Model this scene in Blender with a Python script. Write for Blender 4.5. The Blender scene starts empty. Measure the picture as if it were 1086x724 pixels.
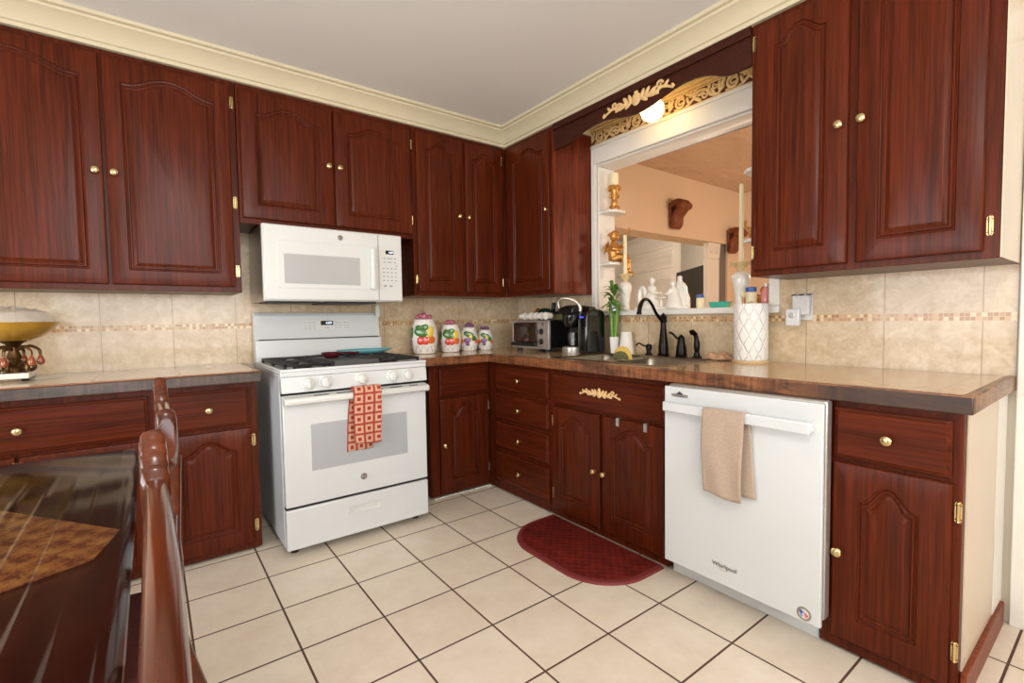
import bpy, bmesh, math, random
from mathutils import Vector, Matrix
random.seed(7)
S = bpy.context.scene
COL = S.collection
PI = math.pi

# ------------------------------------------------------------------ camera, world, lights, exposure
cd = bpy.data.cameras.new('camera'); cam = bpy.data.objects.new('camera', cd); COL.objects.link(cam)
YAW, PITCH, ROLL, FPX = 0.6445, -0.0472, -0.0150, 509.6
fwd = Vector((math.sin(YAW)*math.cos(PITCH), math.cos(YAW)*math.cos(PITCH), math.sin(PITCH)))
rgt = Vector((math.cos(YAW), -math.sin(YAW), 0)); upv = rgt.cross(fwd)
r2 = rgt*math.cos(ROLL) + upv*math.sin(ROLL); u2 = upv*math.cos(ROLL) - rgt*math.sin(ROLL)
mw = Matrix((r2, u2, -fwd)).transposed().to_4x4(); mw.translation = Vector((-2.4826, -3.2175, 1.1479))
cam.matrix_world = mw
cd.sensor_width = 36.0; cd.lens = 36.0*FPX/1086.0; cd.clip_start = 0.02
S.camera = cam
S.view_settings.view_transform = 'Standard'; S.view_settings.look = 'None'
S.view_settings.gamma = 1.0; S.view_settings.use_curve_mapping = False
S.view_settings.exposure = 0.0

w = bpy.data.worlds.new('sky'); S.world = w; w.use_nodes = True
w.node_tree.nodes['Background'].inputs[0].default_value = (0.78, 0.88, 1.0, 1)
w.node_tree.nodes['Background'].inputs[1].default_value = 1.5

def area_light(name, loc, target, sx, sy, watts, color):
    l = bpy.data.lights.new(name, 'AREA'); l.shape = 'RECTANGLE'; l.size = sx; l.size_y = sy; l.energy = watts; l.color = color
    o = bpy.data.objects.new(name, l); COL.objects.link(o); o.location = loc
    o.rotation_euler = (Vector(target)-Vector(loc)).to_track_quat('-Z', 'Y').to_euler(); return o
def point_light(name, loc, watts, color, r=0.1):
    l = bpy.data.lights.new(name, 'POINT'); l.energy = watts; l.color = color; l.shadow_soft_size = r
    o = bpy.data.objects.new(name, l); COL.objects.link(o); o.location = loc; return o
area_light('daylight_left', (-4.72, -2.3, 1.08), (0, -2.3, 1.0), 2.3, 1.3, 77, (1.0, 1.0, 1.0))
area_light('daylight_rear', (-2.3, -5.12, 1.5), (-1.6, 0, 1.2), 2.3, 1.5, 74, (1.0, 1.0, 1.0))
point_light('kitchen_fill_light', (-2.4, -3.3, 2.25), 33, (1.0, 0.96, 0.90), 0.16)  # added fill light below the ceiling, no fixture belongs to it
point_light('dining_lamp_glow', (1.6, -2.6, 1.75), 52, (1.0, 0.82, 0.64), 0.15)

# ------------------------------------------------------------------ materials
def lin(c):
    return tuple(((v/255)/12.92 if v/255 <= 0.04045 else ((v/255+0.055)/1.055)**2.4) for v in c)
class NT:
    def __init__(s, name):
        s.m = bpy.data.materials.new(name); s.m.use_nodes = True; s.t = s.m.node_tree; s.b = s.t.nodes['Principled BSDF']
    def n(s, typ, **kw):
        o = s.t.nodes.new(typ)
        for k, v in kw.items(): setattr(o, k, v)
        return o
    def put(s, sock, v):
        if hasattr(v, 'is_linked'): s.t.links.new(v, sock)
        elif isinstance(v, (tuple, list)): sock.default_value = (tuple(v)+(1,))[:len(sock.default_value)]
        else: sock.default_value = v
    def math(s, op, a, b=None):
        o = s.n('ShaderNodeMath', operation=op); s.put(o.inputs[0], a)
        if b is not None: s.put(o.inputs[1], b)
        return o.outputs[0]
    def mix(s, f, a, b, blend='MIX'):
        o = s.n('ShaderNodeMix', data_type='RGBA', blend_type=blend); s.put(o.inputs[0], f); s.put(o.inputs[6], a); s.put(o.inputs[7], b); return o.outputs[2]
    def obj(s): return s.n('ShaderNodeTexCoord').outputs['Object']
    def xyz(s, v):
        o = s.n('ShaderNodeSeparateXYZ'); s.put(o.inputs[0], v); return o.outputs
    def comb(s, x, y, z):
        o = s.n('ShaderNodeCombineXYZ'); s.put(o.inputs[0], x); s.put(o.inputs[1], y); s.put(o.inputs[2], z); return o.outputs[0]
    def map(s, v, scale=(1,1,1), loc=(0,0,0), rot=(0,0,0)):
        o = s.n('ShaderNodeMapping'); s.put(o.inputs[0], v); o.inputs[1].default_value = loc; o.inputs[2].default_value = rot; o.inputs[3].default_value = scale; return o.outputs[0]
    def noise(s, v, scale, detail=3, rough=0.5, dist=0.0):
        o = s.n('ShaderNodeTexNoise'); s.put(o.inputs['Vector'], v); o.inputs['Scale'].default_value = scale
        o.inputs['Detail'].default_value = detail; o.inputs['Roughness'].default_value = rough; o.inputs['Distortion'].default_value = dist; return o.outputs[0]
    def white(s, v):
        o = s.n('ShaderNodeTexWhiteNoise'); s.put(o.inputs['Vector'], v); return o.outputs[0]
    def ramp(s, f, stops, interp='LINEAR'):
        o = s.n('ShaderNodeValToRGB'); s.put(o.inputs[0], f); e = o.color_ramp.elements; o.color_ramp.interpolation = interp
        while len(e) < len(stops): e.new(0.5)
        for el, (p, c) in zip(e, stops): el.position = p; el.color = tuple(c)+(1,)
        return o.outputs[0]
    def rand(s): return s.n('ShaderNodeObjectInfo').outputs['Random']
    def bump(s, h, strength=0.3, dist=0.002):
        o = s.n('ShaderNodeBump'); s.put(o.inputs['Height'], h); o.inputs['Strength'].default_value = strength; o.inputs['Distance'].default_value = dist
        s.t.links.new(o.outputs[0], s.b.inputs['Normal'])
    def set(s, col=None, rough=None, metal=None, coat=None, spec=None, trans=None, ior=None, alpha=None, em=None, ems=None, coatr=None, sheen=None):
        for k, v in (('Base Color', col), ('Roughness', rough), ('Metallic', metal), ('Coat Weight', coat), ('Specular IOR Level', spec), ('Transmission Weight', trans),
                     ('IOR', ior), ('Alpha', alpha), ('Emission Color', em), ('Emission Strength', ems), ('Coat Roughness', coatr), ('Sheen Weight', sheen)):
            if v is not None: s.put(s.b.inputs[k], v)
        return s.m

def plain(name, c, rough=0.5, metal=0.0, var=0.06, scale=6.0, **kw):
    t = NT(name); n = t.noise(t.obj(), scale, 3); L = lin(c)
    col = t.ramp(n, [(0.3, tuple(v*(1-var) for v in L)), (0.7, tuple(min(1, v*(1+var)) for v in L))])
    return t.set(col=col, rough=rough, metal=metal, **kw)

def wood(name, axis, dark, mid, light, rough=0.30, coat=0.0, fine=105.0, long=3.0, spec=0.16):
    t = NT(name); sc = [fine]*3; sc['xyz'.index(axis)] = long
    r = t.math('MULTIPLY', t.rand(), 7.0)
    v0 = t.obj(); add = t.n('ShaderNodeVectorMath', operation='ADD'); t.put(add.inputs[0], v0); t.put(add.inputs[1], t.comb(r, r, r))
    n1 = t.noise(t.map(add.outputs[0], tuple(sc)), 1.0, 4, 0.6, 0.3)
    n2 = t.noise(t.map(add.outputs[0], tuple(v*0.16 for v in sc)), 1.0, 3, 0.55, 0.6)
    f = t.math('ADD', t.math('MULTIPLY', n1, 0.70), t.math('MULTIPLY', n2, 0.30))
    col = t.ramp(f, [(0.32, lin(dark)), (0.50, lin(mid)), (0.70, lin(light))])
    return t.set(col=col, rough=rough, coat=coat, coatr=0.22, spec=spec)

M = {}
MAHO = ((50, 17, 7), (80, 30, 12), (103, 41, 19))
M['wood_z'] = wood('mahogany_upright_grain', 'z', *MAHO)
M['wood_x'] = wood('mahogany_level_grain', 'x', *MAHO)
M['wood_end'] = wood('mahogany_end_panel', 'z', (64, 23, 12), (100, 40, 21), (126, 55, 30), fine=45, rough=0.42)
M['valance'] = wood('valance_wood', 'y', (46, 20, 13), (60, 27, 18), (74, 34, 24), rough=0.45)
M['chair_wood'] = wood('polished_chestnut', 'x', (60, 23, 8), (84, 35, 13), (108, 48, 20), rough=0.14, coat=0.6, fine=26, long=4)
M['table_wood'] = wood('dark_table_wood', 'y', (40, 14, 10), (58, 22, 15), (78, 32, 22), rough=0.25, coat=0.4, fine=30)
M['baseboard'] = wood('stained_baseboard', 'x', (84, 36, 20), (124, 58, 34), (150, 76, 48), rough=0.35)
M['white'] = plain('white_enamel', (214, 217, 218), 0.22, var=0.01, coat=0.3)
M['white_warm'] = plain('white_plastic', (214, 215, 212), 0.3, var=0.01)
M['white_side'] = plain('white_painted_steel', (194, 198, 204), 0.35, var=0.02)
M['white_paint'] = plain('white_trim_paint', (232, 228, 220), 0.45, var=0.015)
M['cream_paint'] = plain('cream_crown_paint', (206, 194, 164), 0.5, var=0.015)
M['ceiling'] = plain('ceiling_paint', (228, 224, 219), 0.8, var=0.01, scale=2)
M['kitchen_wall'] = plain('kitchen_wall_paint', (224, 214, 196), 0.7, var=0.02)
M['peach'] = plain('peach_wall_paint', (226, 200, 172), 0.75, var=0.03, scale=1.5)
M['greywall'] = plain('pale_grey_wall_paint', (196, 190, 178), 0.75, var=0.02)
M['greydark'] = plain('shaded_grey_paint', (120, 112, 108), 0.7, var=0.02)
M['beige_panel'] = plain('beige_side_panel', (206, 190, 166), 0.3, var=0.03, coat=0.2)
M['brass'] = plain('polished_brass', (216, 192, 140), 0.22, 1.0, var=0.05)
M['nickel'] = plain('brushed_nickel', (178, 172, 162), 0.32, 1.0, var=0.05)
M['steel'] = plain('stainless_steel', (170, 162, 150), 0.28, 1.0, var=0.08, scale=20)
M['silver'] = plain('silver_plastic', (188, 184, 178), 0.3, 0.7, var=0.03)
M['black'] = plain('black_plastic', (17, 16, 17), 0.28, var=0.1)
M['black_gloss'] = plain('glossy_black', (10, 10, 12), 0.08, var=0.1, coat=0.5)
M['iron'] = plain('cast_iron', (34, 33, 34), 0.55, var=0.15, scale=40)
M['griddle'] = plain('griddle_plate', (70, 69, 70), 0.45, var=0.1)
M['gap'] = plain('dark_gap', (12, 11, 11), 0.7)
M['bronze'] = plain('oil_rubbed_bronze', (32, 27, 25), 0.3, 0.85, var=0.2, scale=30)
M['glass_grey'] = plain('grey_oven_glass', (172, 175, 180), 0.12, var=0.01, coat=0.5)
M['mw_glass'] = plain('grey_microwave_glass', (176, 178, 178), 0.15, var=0.02, coat=0.4)
M['grey_mark'] = plain('grey_print', (150, 150, 150), 0.5)
M['dark_mark'] = plain('dark_grey_print', (70, 70, 72), 0.5)
M['emblem'] = plain('grey_metal_emblem', (128, 122, 114), 0.35, 0.6)
M['appl'] = plain('cream_carved_wood', (222, 184, 128), 0.55, var=0.06, scale=60)
M['gold'] = plain('antique_gold_leaf', (206, 152, 82), 0.36, 0.7, var=0.25, scale=40)
M['gold_cream'] = plain('cream_gold_plaster', (232, 204, 152), 0.5, var=0.1, scale=50)
M['frieze_ground'] = plain('red_brown_frieze_ground', (98, 40, 24), 0.6, var=0.15, scale=30)
M['rust'] = plain('carved_brown_corbel', (122, 66, 36), 0.5, 0.2, var=0.25, scale=40)
M['porcelain'] = plain('white_porcelain', (236, 230, 220), 0.22, var=0.02, coat=0.4)
M['candle'] = plain('ivory_wax', (240, 226, 186), 0.5, var=0.02)
M['paper'] = plain('paper_towel', (240, 236, 230), 0.9, var=0.015)
M['tan_cloth'] = plain('tan_terry_cloth', (178, 156, 138), 0.95, var=0.1, scale=160, sheen=0.3)
M['cloth_pink'] = plain('crumpled_tan_cloth', (186, 146, 112), 0.9, var=0.12, scale=80)
M['leaf'] = plain('bamboo_leaf', (102, 146, 62), 0.45, var=0.25, scale=30)
M['stalk'] = plain('bamboo_stalk', (118, 160, 66), 0.4, var=0.15, scale=30)
M['pot'] = plain('white_ceramic_pot', (236, 232, 224), 0.3, var=0.01)
M['sponge'] = plain('yellow_sponge', (226, 190, 96), 0.9, var=0.1, scale=120)
M['scour'] = plain('olive_scouring_pad', (104, 100, 62), 0.95, var=0.2, scale=150)
M['teal'] = plain('teal_plastic', (62, 176, 150), 0.3)
M['sky_blue'] = plain('pale_blue_glaze', (120, 196, 206), 0.2, coat=0.4)
M['maroon'] = plain('maroon_enamel', (92, 26, 34), 0.25, coat=0.4)
M['blue_lid'] = plain('blue_plastic', (60, 96, 168), 0.35)
M['pinkliq'] = plain('pink_liquid', (232, 150, 150), 0.15, coat=0.4)
M['straw'] = plain('red_glaze', (214, 66, 52), 0.2, coat=0.5, var=0.15, scale=60)
M['orange_fruit'] = plain('orange_glaze', (228, 110, 48), 0.2, coat=0.5, var=0.12, scale=60)
M['lemon'] = plain('yellow_glaze', (240, 206, 78), 0.2, coat=0.5)
M['grape'] = plain('purple_glaze', (132, 84, 130), 0.2, coat=0.5, var=0.2, scale=50)
M['lidpink'] = plain('mauve_pink_glaze', (186, 104, 122), 0.25, coat=0.5, var=0.25, scale=60)
M['leafglaze'] = plain('green_glaze', (72, 120, 52), 0.2, coat=0.5, var=0.2, scale=50)
M['green_dark'] = plain('dark_green_glaze', (44, 56, 46), 0.25, coat=0.4)
M['rustred'] = plain('rust_red_glaze', (142, 66, 40), 0.35)
M['amber'] = plain('amber_red_drops', (146, 70, 30), 0.12, coat=0.6, var=0.2)
M['tvblack'] = plain('television_black', (20, 17, 16), 0.15, coat=0.3)
M['lensclear'] = None
M['mat_edge'] = plain('dark_red_mat_border', (118, 40, 38), 0.7, var=0.06)
M['woodbase'] = plain('light_wood_base', (206, 176, 132), 0.5)
M['upholstery'] = plain('wine_upholstery', (92, 40, 30), 0.8, var=0.2, scale=60)
M['oven_inside'] = plain('amber_oven_glass', (48, 22, 12), 0.06, coat=0.6, var=0.5, scale=9)

# clear plastic / glass: transparent with fresnel gloss, so light passes through
def clear(name, tint=(0.97, 0.96, 0.93), rough=0.06, ior=1.5, boost=1.0):
    t = NT(name); tr = t.n('ShaderNodeBsdfTransparent'); t.put(tr.inputs[0], tint)
    gl = t.n('ShaderNodeBsdfGlossy'); gl.inputs['Roughness'].default_value = rough
    fr = t.n('ShaderNodeFresnel'); fr.inputs[0].default_value = ior
    mx = t.n('ShaderNodeMixShader'); t.put(mx.inputs[0], t.math('MULTIPLY', fr.outputs[0], boost)); t.t.links.new(tr.outputs[0], mx.inputs[1]); t.t.links.new(gl.outputs[0], mx.inputs[2])
    out = [n for n in t.t.nodes if n.type == 'OUTPUT_MATERIAL'][0]; t.t.links.new(mx.outputs[0], out.inputs[0]); return t.m
M['vinyl'] = clear('clear_vinyl_cover', (0.95, 0.93, 0.90), 0.13, 1.5, 0.9)
M['aged'] = plain('aged_brass', (98, 72, 42), 0.35, 0.8, var=0.3, scale=40)
M['cello'] = plain('crinkled_cellophane', (226, 222, 214), 0.15, var=0.02, alpha=0.32)
M['glass'] = clear('clear_glass', (0.96, 0.97, 0.96), 0.03)

def tile_floor():
    t = NT('cream_floor_tile'); s, tx, ty = 0.3018, -2.4048, -0.5546
    p = t.xyz(t.obj()); a = t.math('DIVIDE', t.math('SUBTRACT', p[0], tx), s); b = t.math('DIVIDE', t.math('SUBTRACT', p[1], ty), s)
    def edge(q):
        f = t.math('FRACT', q); return t.math('MINIMUM', f, t.math('SUBTRACT', 1.0, f))
    e = t.math('MINIMUM', edge(a), edge(b))
    g = t.math('LESS_THAN', e, 0.0125)
    cell = t.comb(t.math('FLOOR', a), t.math('FLOOR', b), 0)
    wn = t.white(cell); n = t.noise(t.obj(), 7, 4, 0.6); n2 = t.noise(t.obj(), 45, 3)
    f = t.math('ADD', t.math('MULTIPLY', n, 0.7), t.math('ADD', t.math('MULTIPLY', wn, 0.12), t.math('MULTIPLY', n2, 0.18)))
    c = t.ramp(f, [(0.3, lin((220, 205, 184))), (0.55, lin((231, 218, 199))), (0.8, lin((238, 227, 211)))])
    col = t.mix(g, c, lin((88, 66, 50)))
    t.bump(t.math('MULTIPLY', t.math('MINIMUM', e, 0.02), 50.0), 0.5, 0.002)
    return t.set(col=col, rough=t.math('ADD', 0.30, t.math('MULTIPLY', g, 0.5)), spec=0.4)
M['floor'] = tile_floor()

def backsplash(name, ax, h0):
    t = NT(name); p = t.xyz(t.obj()); h = p[ax]; z = p[2]
    q = t.math('DIVIDE', t.math('SUBTRACT', h, h0), 0.3018); f = t.math('FRACT', q)
    e = t.math('MINIMUM', f, t.math('SUBTRACT', 1.0, f)); seam = t.math('LESS_THAN', e, 0.006)
    strip = t.math('MULTIPLY', t.math('GREATER_THAN', z, 1.1145), t.math('LESS_THAN', z, 1.1455))
    row = t.math('MULTIPLY', t.math('GREATER_THAN', z, 1.1455), 9.0)
    cell = t.comb(t.math('FLOOR', q), row, 0); wn = t.white(cell)
    n = t.noise(t.obj(), 16, 5, 0.65, 0.8); n2 = t.noise(t.obj(), 70, 3)
    m = t.math('ADD', t.math('MULTIPLY', n, 0.7), t.math('ADD', t.math('MULTIPLY', n2, 0.2), t.math('MULTIPLY', wn, 0.1)))
    base = t.ramp(m, [(0.32, lin((186, 160, 126))), (0.5, lin((206, 184, 152))), (0.66, lin((222, 204, 176)))])
    base = t.mix(seam, base, lin((166, 138, 104)))
    u = t.math('DIVIDE', h, 0.0155); v = t.math('DIVIDE', t.math('SUBTRACT', z, 1.1145), 0.0155)
    mc = t.white(t.comb(t.math('FLOOR', u), t.math('FLOOR', v), 3.0))
    mos = t.ramp(mc, [(0.0, lin((176, 128, 84))), (0.3, lin((192, 150, 108))), (0.55, lin((204, 168, 126))), (0.8, lin((228, 206, 166)))], 'CONSTANT')
    fu = t.math('FRACT', u); fv = t.math('FRACT', v)
    gl = t.math('LESS_THAN', t.math('MINIMUM', t.math('MINIMUM', fu, t.math('SUBTRACT', 1.0, fu)), t.math('MINIMUM', fv, t.math('SUBTRACT', 1.0, fv))), 0.07)
    mos = t.mix(gl, mos, lin((206, 182, 146)))
    return t.set(col=t.mix(strip, base, mos), rough=0.24, spec=0.45, coat=0.15)
M['splash_x'] = backsplash('travertine_tile_back', 0, -2.685)
M['splash_y'] = backsplash('travertine_tile_right', 1, -2.84)

def counter_tile(name, hx, hy, warm):
    t = NT(name); p = t.xyz(t.obj())
    def edge(q):
        f = t.math('FRACT', q); return t.math('MINIMUM', f, t.math('SUBTRACT', 1.0, f))
    a = t.math('DIVIDE', t.math('SUBTRACT', p[0], hx), 0.3018); b = t.math('DIVIDE', t.math('SUBTRACT', p[1], hy), 0.3018)
    g = t.math('LESS_THAN', t.math('MINIMUM', edge(a), edge(b)), 0.011)
    n = t.noise(t.obj(), 5, 2, 0.5)
    c = t.ramp(n, [(0.3, lin(warm[0])), (0.7, lin(warm[1]))])
    return t.set(col=t.mix(g, c, lin((150, 120, 88))), rough=0.16, coat=0.2, spec=0.5)
M['ctile_l'] = counter_tile('cream_counter_tile', -2.685, -0.42, ((206, 188, 158), (222, 206, 178)))
M['ctile_r'] = counter_tile('tan_counter_tile', -0.50, -2.84, ((194, 156, 112), (204, 168, 124)))

def worn_edge(name, base, light, dark, axis, lo, hi):
    t = NT(name); sc = [6.0]*3; sc[axis] = 5.0
    n = t.noise(t.map(t.obj(), (5, 5, 22)), 1.0, 5, 0.7, 0.6)
    n2 = t.noise(t.map(t.obj(), (60, 60, 6)), 1.0, 4, 0.6)
    c = t.ramp(n2, [(0.35, lin(base)), (0.65, lin(light))])
    k = t.ramp(t.math('ADD', t.math('MULTIPLY', n, 0.75), t.math('MULTIPLY', n2, 0.25)), [(lo, (0, 0, 0)), (hi, (1, 1, 1))])
    if axis == 1:                                     # the front edge is burnt black along its last half metre
        p = t.xyz(t.obj()); w_ = t.math('ADD', t.math('MULTIPLY', t.math('SUBTRACT', -2.42, p[1]), 5.0), t.math('MULTIPLY', t.math('SUBTRACT', n2, 0.5), 1.6))
        q = t.n('ShaderNodeClamp'); t.put(q.inputs[0], t.math('MULTIPLY', w_, t.math('LESS_THAN', p[2], 0.911)))
        c = t.mix(t.math('MULTIPLY', q.outputs[0], 0.92), c, lin((34, 26, 21)))
    return t.set(col=t.mix(k, lin(dark), c), rough=0.35, coat=0.1)
M['edge_r'] = worn_edge('worn_orange_wood_edge', (122, 72, 42), (150, 96, 60), (70, 44, 30), 1, 0.40, 0.56)
M['edge_end'] = worn_edge('blackened_wood_edge', (140, 100, 70), (164, 122, 88), (84, 62, 48), 0, 0.40, 0.56)
M['edge_l'] = worn_edge('charcoal_wood_edge', (78, 60, 52), (96, 76, 66), (52, 44, 40), 0, 0.4, 0.62)
M['edge_rim'] = plain('reddish_wood_rim', (150, 92, 56), 0.35, var=0.15, scale=30, coat=0.2)

def checked_towel():
    t = NT('red_checked_towel'); p = t.xyz(t.n('ShaderNodeTexCoord').outputs['UV'])
    u = t.math('FRACT', p[0]); v = t.math('FRACT', p[1])
    def d(q): return t.math('ABSOLUTE', t.math('SUBTRACT', q, 0.5))
    m = t.math('MAXIMUM', d(u), d(v))
    red, tan = lin((158, 44, 38)), lin((206, 166, 136))
    c = t.mix(t.math('LESS_THAN', m, 0.18), tan, red); c = t.mix(t.math('GREATER_THAN', m, 0.43), c, red)
    c = t.mix(t.math('MULTIPLY', t.math('LESS_THAN', m, 0.43), t.math('GREATER_THAN', m, 0.36)), c, lin((188, 116, 92)))
    return t.set(col=c, rough=0.95, sheen=0.2)
M['towel'] = checked_towel()
def rug():
    t = NT('dark_red_cushion_mat'); p = t.xyz(t.obj())
    a = t.math('SINE', t.math('MULTIPLY', p[0], 2*PI/0.045)); b = t.math('SINE', t.math('MULTIPLY', p[1], 2*PI/0.045))
    h = t.math('MULTIPLY', a, b); n = t.noise(t.obj(), 14, 3)
    f = t.math('ADD', t.math('MULTIPLY', h, 0.18), n)
    t.bump(h, 0.4, 0.003)
    return t.set(col=t.ramp(f, [(0.3, lin((84, 24, 18))), (0.7, lin((114, 34, 26)))]), rough=0.6, spec=0.2)
M['rug'] = rug()
def brocade():
    t = NT('gold_brocade'); o = t.obj(); n = t.noise(t.map(o, (1, 1, 1)), 55, 4, 0.7, 1.5); n2 = t.noise(o, 9, 2)
    p = t.xyz(o); a = t.math('SINE', t.math('MULTIPLY', p[0], 90.0)); b = t.math('SINE', t.math('MULTIPLY', p[1], 90.0))
    f = t.math('ADD', t.math('MULTIPLY', n, 0.8), t.math('MULTIPLY', t.math('MULTIPLY', a, b), 0.1))
    return t.set(col=t.ramp(f, [(0.3, lin((112, 52, 28))), (0.42, lin((160, 106, 52))), (0.6, lin((186, 138, 74)))]), rough=0.7)
M['brocade'] = brocade()
def emit(name, c, s):
    t = NT(name); return t.set(col=lin(c), em=lin(c), ems=s)
M['bulb'] = emit('frosted_lit_globe', (255, 214, 140), 9.0)
M['display'] = emit('lit_display_digits', (220, 235, 255), 1.2)
M['bluelight'] = emit('blue_indicator', (70, 80, 220), 0.8)
def dining_ceiling():
    t = NT('glossy_tan_ceiling'); n = t.noise(t.map(t.obj(), (1.2, 3.0, 1)), 1.6, 3, 0.5, 0.5)
    t.bump(n, 0.5, 0.06)
    return t.set(col=lin((196, 164, 136)), rough=0.22, spec=0.6)
M['dceil'] = dining_ceiling()
def basket():
    t = NT('white_embossed_glaze'); o = t.obj(); n = t.noise(o, 40, 2)
    return t.set(col=t.ramp(n, [(0.3, lin((240, 234, 226))), (0.7, lin((250, 246, 240)))]), rough=0.2, coat=0.4)
M['jarwhite'] = basket()

# ------------------------------------------------------------------ mesh helpers
def bx(bm, x0, x1, y0, y1, z0, z1, mi=0):
    vs = [bm.verts.new((x, y, z)) for x in (x0, x1) for y in (y0, y1) for z in (z0, z1)]
    for q in ((0,1,3,2), (4,6,7,5), (0,4,5,1), (2,3,7,6), (0,2,6,4), (1,5,7,3)):
        bm.faces.new([vs[i] for i in q]).material_index = mi
    return vs
def loops(bm, rings, cap0=True, cap1=True, mi=0, closed=True):
    L = [[bm.verts.new(p) for p in r] for r in rings]; n = len(L[0])
    for a, b in zip(L, L[1:]):
        for i in range(n if closed else n-1):
            j = (i+1) % n
            try: bm.faces.new((a[i], a[j], b[j], b[i])).material_index = mi
            except ValueError: pass
    if cap0: bm.faces.new(L[0][::-1]).material_index = mi
    if cap1: bm.faces.new(L[-1]).material_index = mi
    return L
def lathe(bm, prof, seg=24, mat=None, mi=0):
    mat = mat or Matrix(); rings = []
    for r, z in prof:
        rings.append([mat @ Vector((max(r, 1e-4)*math.cos(2*PI*i/seg), max(r, 1e-4)*math.sin(2*PI*i/seg), z)) for i in range(seg)])
    return loops(bm, rings, mi=mi)
def T(x, y, z): return Matrix.Translation((x, y, z))
def RX(a): return Matrix.Rotation(a, 4, 'X')
def RY(a): return Matrix.Rotation(a, 4, 'Y')
def RZ(a): return Matrix.Rotation(a, 4, 'Z')
OUT = RX(PI/2)          # lathe axis z -> -y (towards the viewer of a front)
def tube(bm, pts, rad, seg=10, mi=0, flat=1.0, flatdir=None):
    pts = [Vector(p) for p in pts]; n = len(pts)
    if not isinstance(rad, (list, tuple)): rad = [rad]*n
    rings = []; ref = None
    for i, p in enumerate(pts):
        d = (pts[min(i+1, n-1)]-pts[max(i-1, 0)]).normalized()
        if ref is None:
            ref = Vector((0, 0, 1)) if abs(d.z) < 0.9 else Vector((1, 0, 0))
        if flatdir is not None: ref = Vector(flatdir)
        a = d.cross(ref)
        a = a.normalized() if a.length > 1e-6 else d.orthogonal().normalized()
        b = a.cross(d).normalized()
        if flatdir is None: ref = b
        rings.append([p + a*math.cos(2*PI*k/seg)*rad[i] + b*math.sin(2*PI*k/seg)*rad[i]*flat for k in range(seg)])
    return loops(bm, rings, mi=mi)
def ball(bm, c, r, sc=(1,1,1), seg=12, rot=None, mi=0):
    m = T(*c) @ (rot or Matrix()) @ Matrix.Diagonal((sc[0], sc[1], sc[2], 1))
    n = seg//2+1; rings = []
    for i in range(n+1):
        a = -PI/2+PI*i/n; rr = max(r*math.cos(a), 1e-4)
        rings.append([m @ Vector((rr*math.cos(2*PI*k/seg), rr*math.sin(2*PI*k/seg), r*math.sin(a))) for k in range(seg)])
    return loops(bm, rings, mi=mi)
def prism(bm, poly, lo, hi, f, mi=0):
    """poly in 2D, f(u, v, d) -> point; extruded from d=lo to d=hi"""
    return loops(bm, [[f(u, v, lo) for u, v in poly], [f(u, v, hi) for u, v in poly]], mi=mi)
def chain(pts, n=6):
    """Catmull-Rom through pts"""
    P = [Vector(p) for p in pts]; P = [P[0]*2-P[1]]+P+[P[-1]*2-P[-2]]; out = []
    for i in range(1, len(P)-2):
        a, b, c, d = P[i-1:i+3]
        for k in range(n):
            t = k/n; out.append(0.5*((2*b)+(c-a)*t+(2*a-5*b+4*c-d)*t*t+(3*b-a-3*c+d)*t**3))
    return out+[P[-2]]
def obj(name, bm, mat, parent=None, bevel=0.0, sharp=0.7, smooth=True, kind=None, segs=2, solid=0.0, sub=0):
    bmesh.ops.remove_doubles(bm, verts=bm.verts, dist=1e-6)
    bmesh.ops.recalc_face_normals(bm, faces=bm.faces)
    for f in bm.faces: f.smooth = smooth
    for e in bm.edges:
        if len(e.link_faces) == 2 and e.calc_face_angle(0) > sharp: e.smooth = False
    me = bpy.data.meshes.new(name); bm.to_mesh(me); bm.free()
    for m_ in (mat if isinstance(mat, (list, tuple)) else [mat]): me.materials.append(m_)
    o = bpy.data.objects.new(name, me); COL.objects.link(o)
    if parent: o.parent = parent
    if solid:
        s = o.modifiers.new('thickness', 'SOLIDIFY'); s.thickness = solid; s.offset = 0
    if sub:
        s = o.modifiers.new('smooth', 'SUBSURF'); s.levels = sub; s.render_levels = sub
    if bevel:
        b = o.modifiers.new('soft_edges', 'BEVEL'); b.width = bevel; b.segments = segs; b.limit_method = 'ANGLE'; b.angle_limit = 0.7
    if kind: o['kind'] = kind
    return o
def nb(): return bmesh.new()
def boxobj(name, dims, mat, parent=None, bevel=0.002, kind=None, segs=2):
    bm = nb(); bx(bm, *dims); return obj(name, bm, mat, parent, bevel=bevel, kind=kind, segs=segs)
def tag(o, label, cat, group=None):
    o['label'] = label; o['category'] = cat
    if group: o['group'] = group
    return o
def thing(name, label, cat, loc=(0,0,0), rz=0.0, group=None):
    o = bpy.data.objects.new(name, None); COL.objects.link(o); o.location = loc; o.rotation_euler = (0, 0, rz); o.empty_display_size = 0.1
    return tag(o, label, cat, group)
def copy_tree(o, parent=None):
    c = o.copy(); COL.objects.link(c)
    if parent: c.parent = parent
    for ch in list(o.children): copy_tree(ch, c)
    return c
def text(name, s, size, mat, parent, loc, rot, extr=0.0006, align='CENTER', bold=0.0):
    cu = bpy.data.curves.new(name, 'FONT'); cu.body = s; cu.size = size; cu.extrude = extr; cu.align_x = align; cu.align_y = 'CENTER'; cu.offset = bold
    to = bpy.data.objects.new(name+'_src', cu); COL.objects.link(to)
    dg = bpy.context.evaluated_depsgraph_get(); me = bpy.data.meshes.new_from_object(to.evaluated_get(dg)); bpy.data.objects.remove(to); bpy.data.curves.remove(cu)
    me.materials.clear(); me.materials.append(mat)
    o = bpy.data.objects.new(name, me); COL.objects.link(o); o.parent = parent; o.location = loc; o.rotation_euler = rot
    return o
FACE = (PI/2, 0, 0)     # lettering standing on a front that looks along -y
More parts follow.
